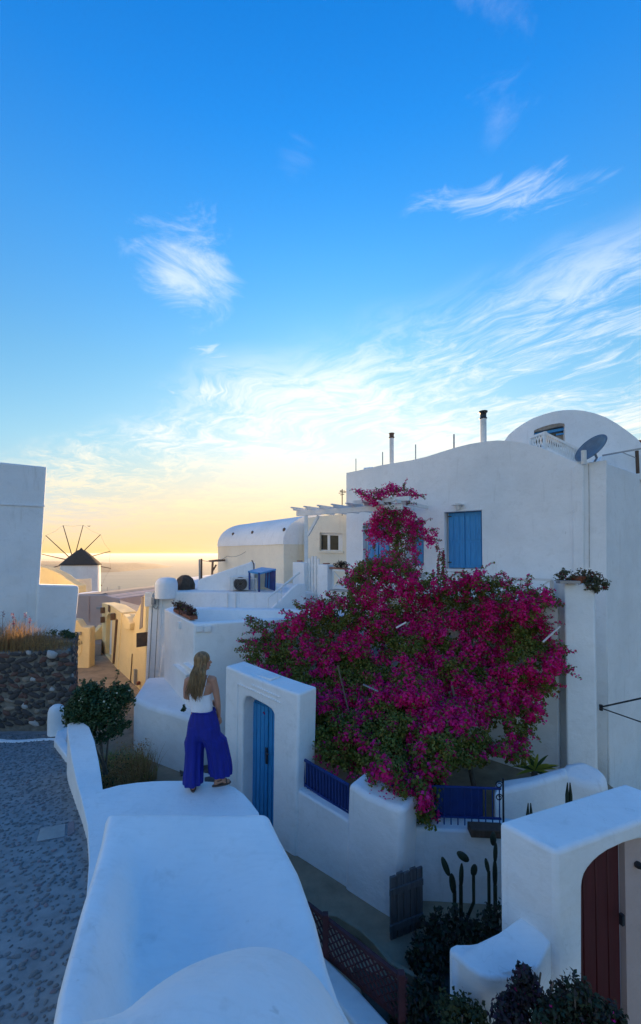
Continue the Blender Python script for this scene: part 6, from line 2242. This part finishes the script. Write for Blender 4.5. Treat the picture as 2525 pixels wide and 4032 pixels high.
# loose strands
bm = bmesh.new()
for k in range(90):
    o_ = random.uniform(-1.15, 1.15)
    off = bx_ * (o_ * .070) - by_ * random.uniform(.012, .030) + Vector((0, 0, random.uniform(-.02, .02)))
    pts = [hb[i] + off * (0.7 + .2 * i) + bx_ * .008 * math.sin(k + i * 1.7) for i in range(4)]
    pts.append(hb[3] + off * 1.35 + Vector((random.uniform(-.02, .02), 0, -random.uniform(.03, .11))))
    add_tube(bm, pts, [.0035, .0035, .003, .0025, .001], 4, False)
strands = bm
hp.append(cap([crown + fdir * .05 + Vector((0, 0, .055)), crown + fdir * .068 + fside * .03 + Vector((0, 0, .022))], [.022, .016], 8))
ho_ = soft('hair', hp, .0065, M['hair'], wo, 2, .4)
link('loose_strands', bm_mesh(strands), M['hair'], ho_, smooth=True)['kind'] = 'stuff'
# wide trousers
kneeL, kneeR = at(768, 2960, YB + .02), at(850, 2950, YB + .03)
hemL, hemR = at(762, 3098, YB - .03), at(862, 3070, YB + .04)
hemL.z, hemR.z = ZW + .075, ZW + .15
lf_ = [(pel + Vector((0, 0, .175)), .143, .116, .01), (pel + Vector((0, 0, .12)), .160, .124, .02), (pel + Vector((0, 0, .02)), .192, .142, .02), (pel + Vector((.005, 0, -.08)), .196, .144, .02), (pel + Vector((.010, 0, -.16)), .150, .11, .01)]
legL = [(pel + bx_ * -.090 + Vector((0, 0, -.0)), .098, .138, .02), (pel + bx_ * -.090 + Vector((0, 0, -.12)), .112, .144, .03), (pel.lerp(kneeL, .6) + bx_ * -.045, .118, .138, .05), (kneeL, .106, .128, .07), (kneeL.lerp(hemL, .5), .108, .128, .09), (hemL + Vector((0, 0, .05)), .114, .132, .11), (hemL, .112, .128, .12)]
legR = [(pel + bx_ * .090 + Vector((0, 0, -.0)), .100, .138, .02), (pel + bx_ * .088 + Vector((0, 0, -.12)), .122, .146, .03), (pel.lerp(kneeR, .6) + bx_ * .05, .142, .140, .05), (kneeR + bx_ * .025, .135, .134, .07), (kneeR.lerp(hemR, .5) + bx_ * .035, .140, .132, .09), (hemR + bx_ * .025 + Vector((0, 0, .05)), .142, .134, .11), (hemR + bx_ * .028, .138, .130, .12)]
soft('trousers', [loft(lf_, 64, 0, 13), loft(legL, 64, 0, 9), loft(legR, 64, 0, 11, 1.0)], .0085, M['trouser'], wo, 2, .5)
bm = bmesh.new()
pts = [pel + Vector((0, 0, .172)) + bx_ * (.141 * math.cos(a)) + by_ * (.114 * math.sin(a)) for a in [2 * math.pi * k / 28 for k in range(29)]]
tube('waistband', pts, .013, M['trouser'], bpy.data.objects['trousers'], 8)

# ================================================================== HAZE
bm = bmesh.new()
HB = 42000.0
add_box(bm, (0, 0, (-130 + 4.6) / 2), (2 * HB, 2 * HB, 134.6))
me = bm_mesh(bm)
hm = bpy.data.materials.new('sea_haze')
hm.use_nodes = True
hn = hm.node_tree.nodes
hn.clear()
ho = hn.new('ShaderNodeOutputMaterial')
hv = hn.new('ShaderNodeVolumePrincipled')
hv.inputs['Color'].default_value = (0.86, 0.80, 0.70, 1)
hv.inputs['Density'].default_value = 0.00009
hv.inputs['Anisotropy'].default_value = 0.3
hm.node_tree.links.new(hv.outputs[0], ho.inputs['Volume'])
tag(link('haze', me, hm), kind='stuff')
scene.cycles.volume_bounces = 1

# ================================================================== SMALL FITTINGS
cbm = thing('power_cable', 'thin dark cable sagging from the low roof posts to the vaulted house', 'cable')
def sag(a, b, d, r, par, mat=M['iron'], n=10):
    pts = []
    for i in range(n + 1):
        t = i / n
        q_ = a.lerp(b, t); q_.z -= d * 4 * t * (1 - t)
        pts.append(q_)
    return tube('cable', pts, r, mat, par, 5)


sag(at(794, 2206, 12.6), at(895, 2190, 17.6), .12, .008, cbm)
sag(at(895, 2190, 17.6), at(968, 2172, 16.4), .10, .008, cbm)
for (u, v, lab) in ((470, 2328, 'thin aerial on the flat roof right of the windmill foot'), (540, 2338, 'thin aerial nearest the alley pillar among the far roofs')):
    t_ = thing('aerial', lab, 'antenna')
    tube('mast', [at(u, v + 12, 31), at(u, v - 20, 31)], .02, M['steel'], t_, 5)
    for k in range(3): bar('element', at(u - 7 + k, v - 18 + 5 * k, 31), at(u + 7 - k, v - 18 + 5 * k, 31), .018, M['steel'], t_)
# fallen petals on the pillar
random.seed(31)
pe = []
for _ in range(60):
    q_ = GP(random.uniform(1390, 1580), 3130, random.uniform(.05, .3))
    pe.append((q_.x, q_.y, GP(1480, 3152).z + .02))
o_ = leaves_mesh('fallen_petals', np.array(pe), np.zeros((len(pe), 3)) + [0, 0, 4.0], .016, M['bract'], .8, .1, cyw)
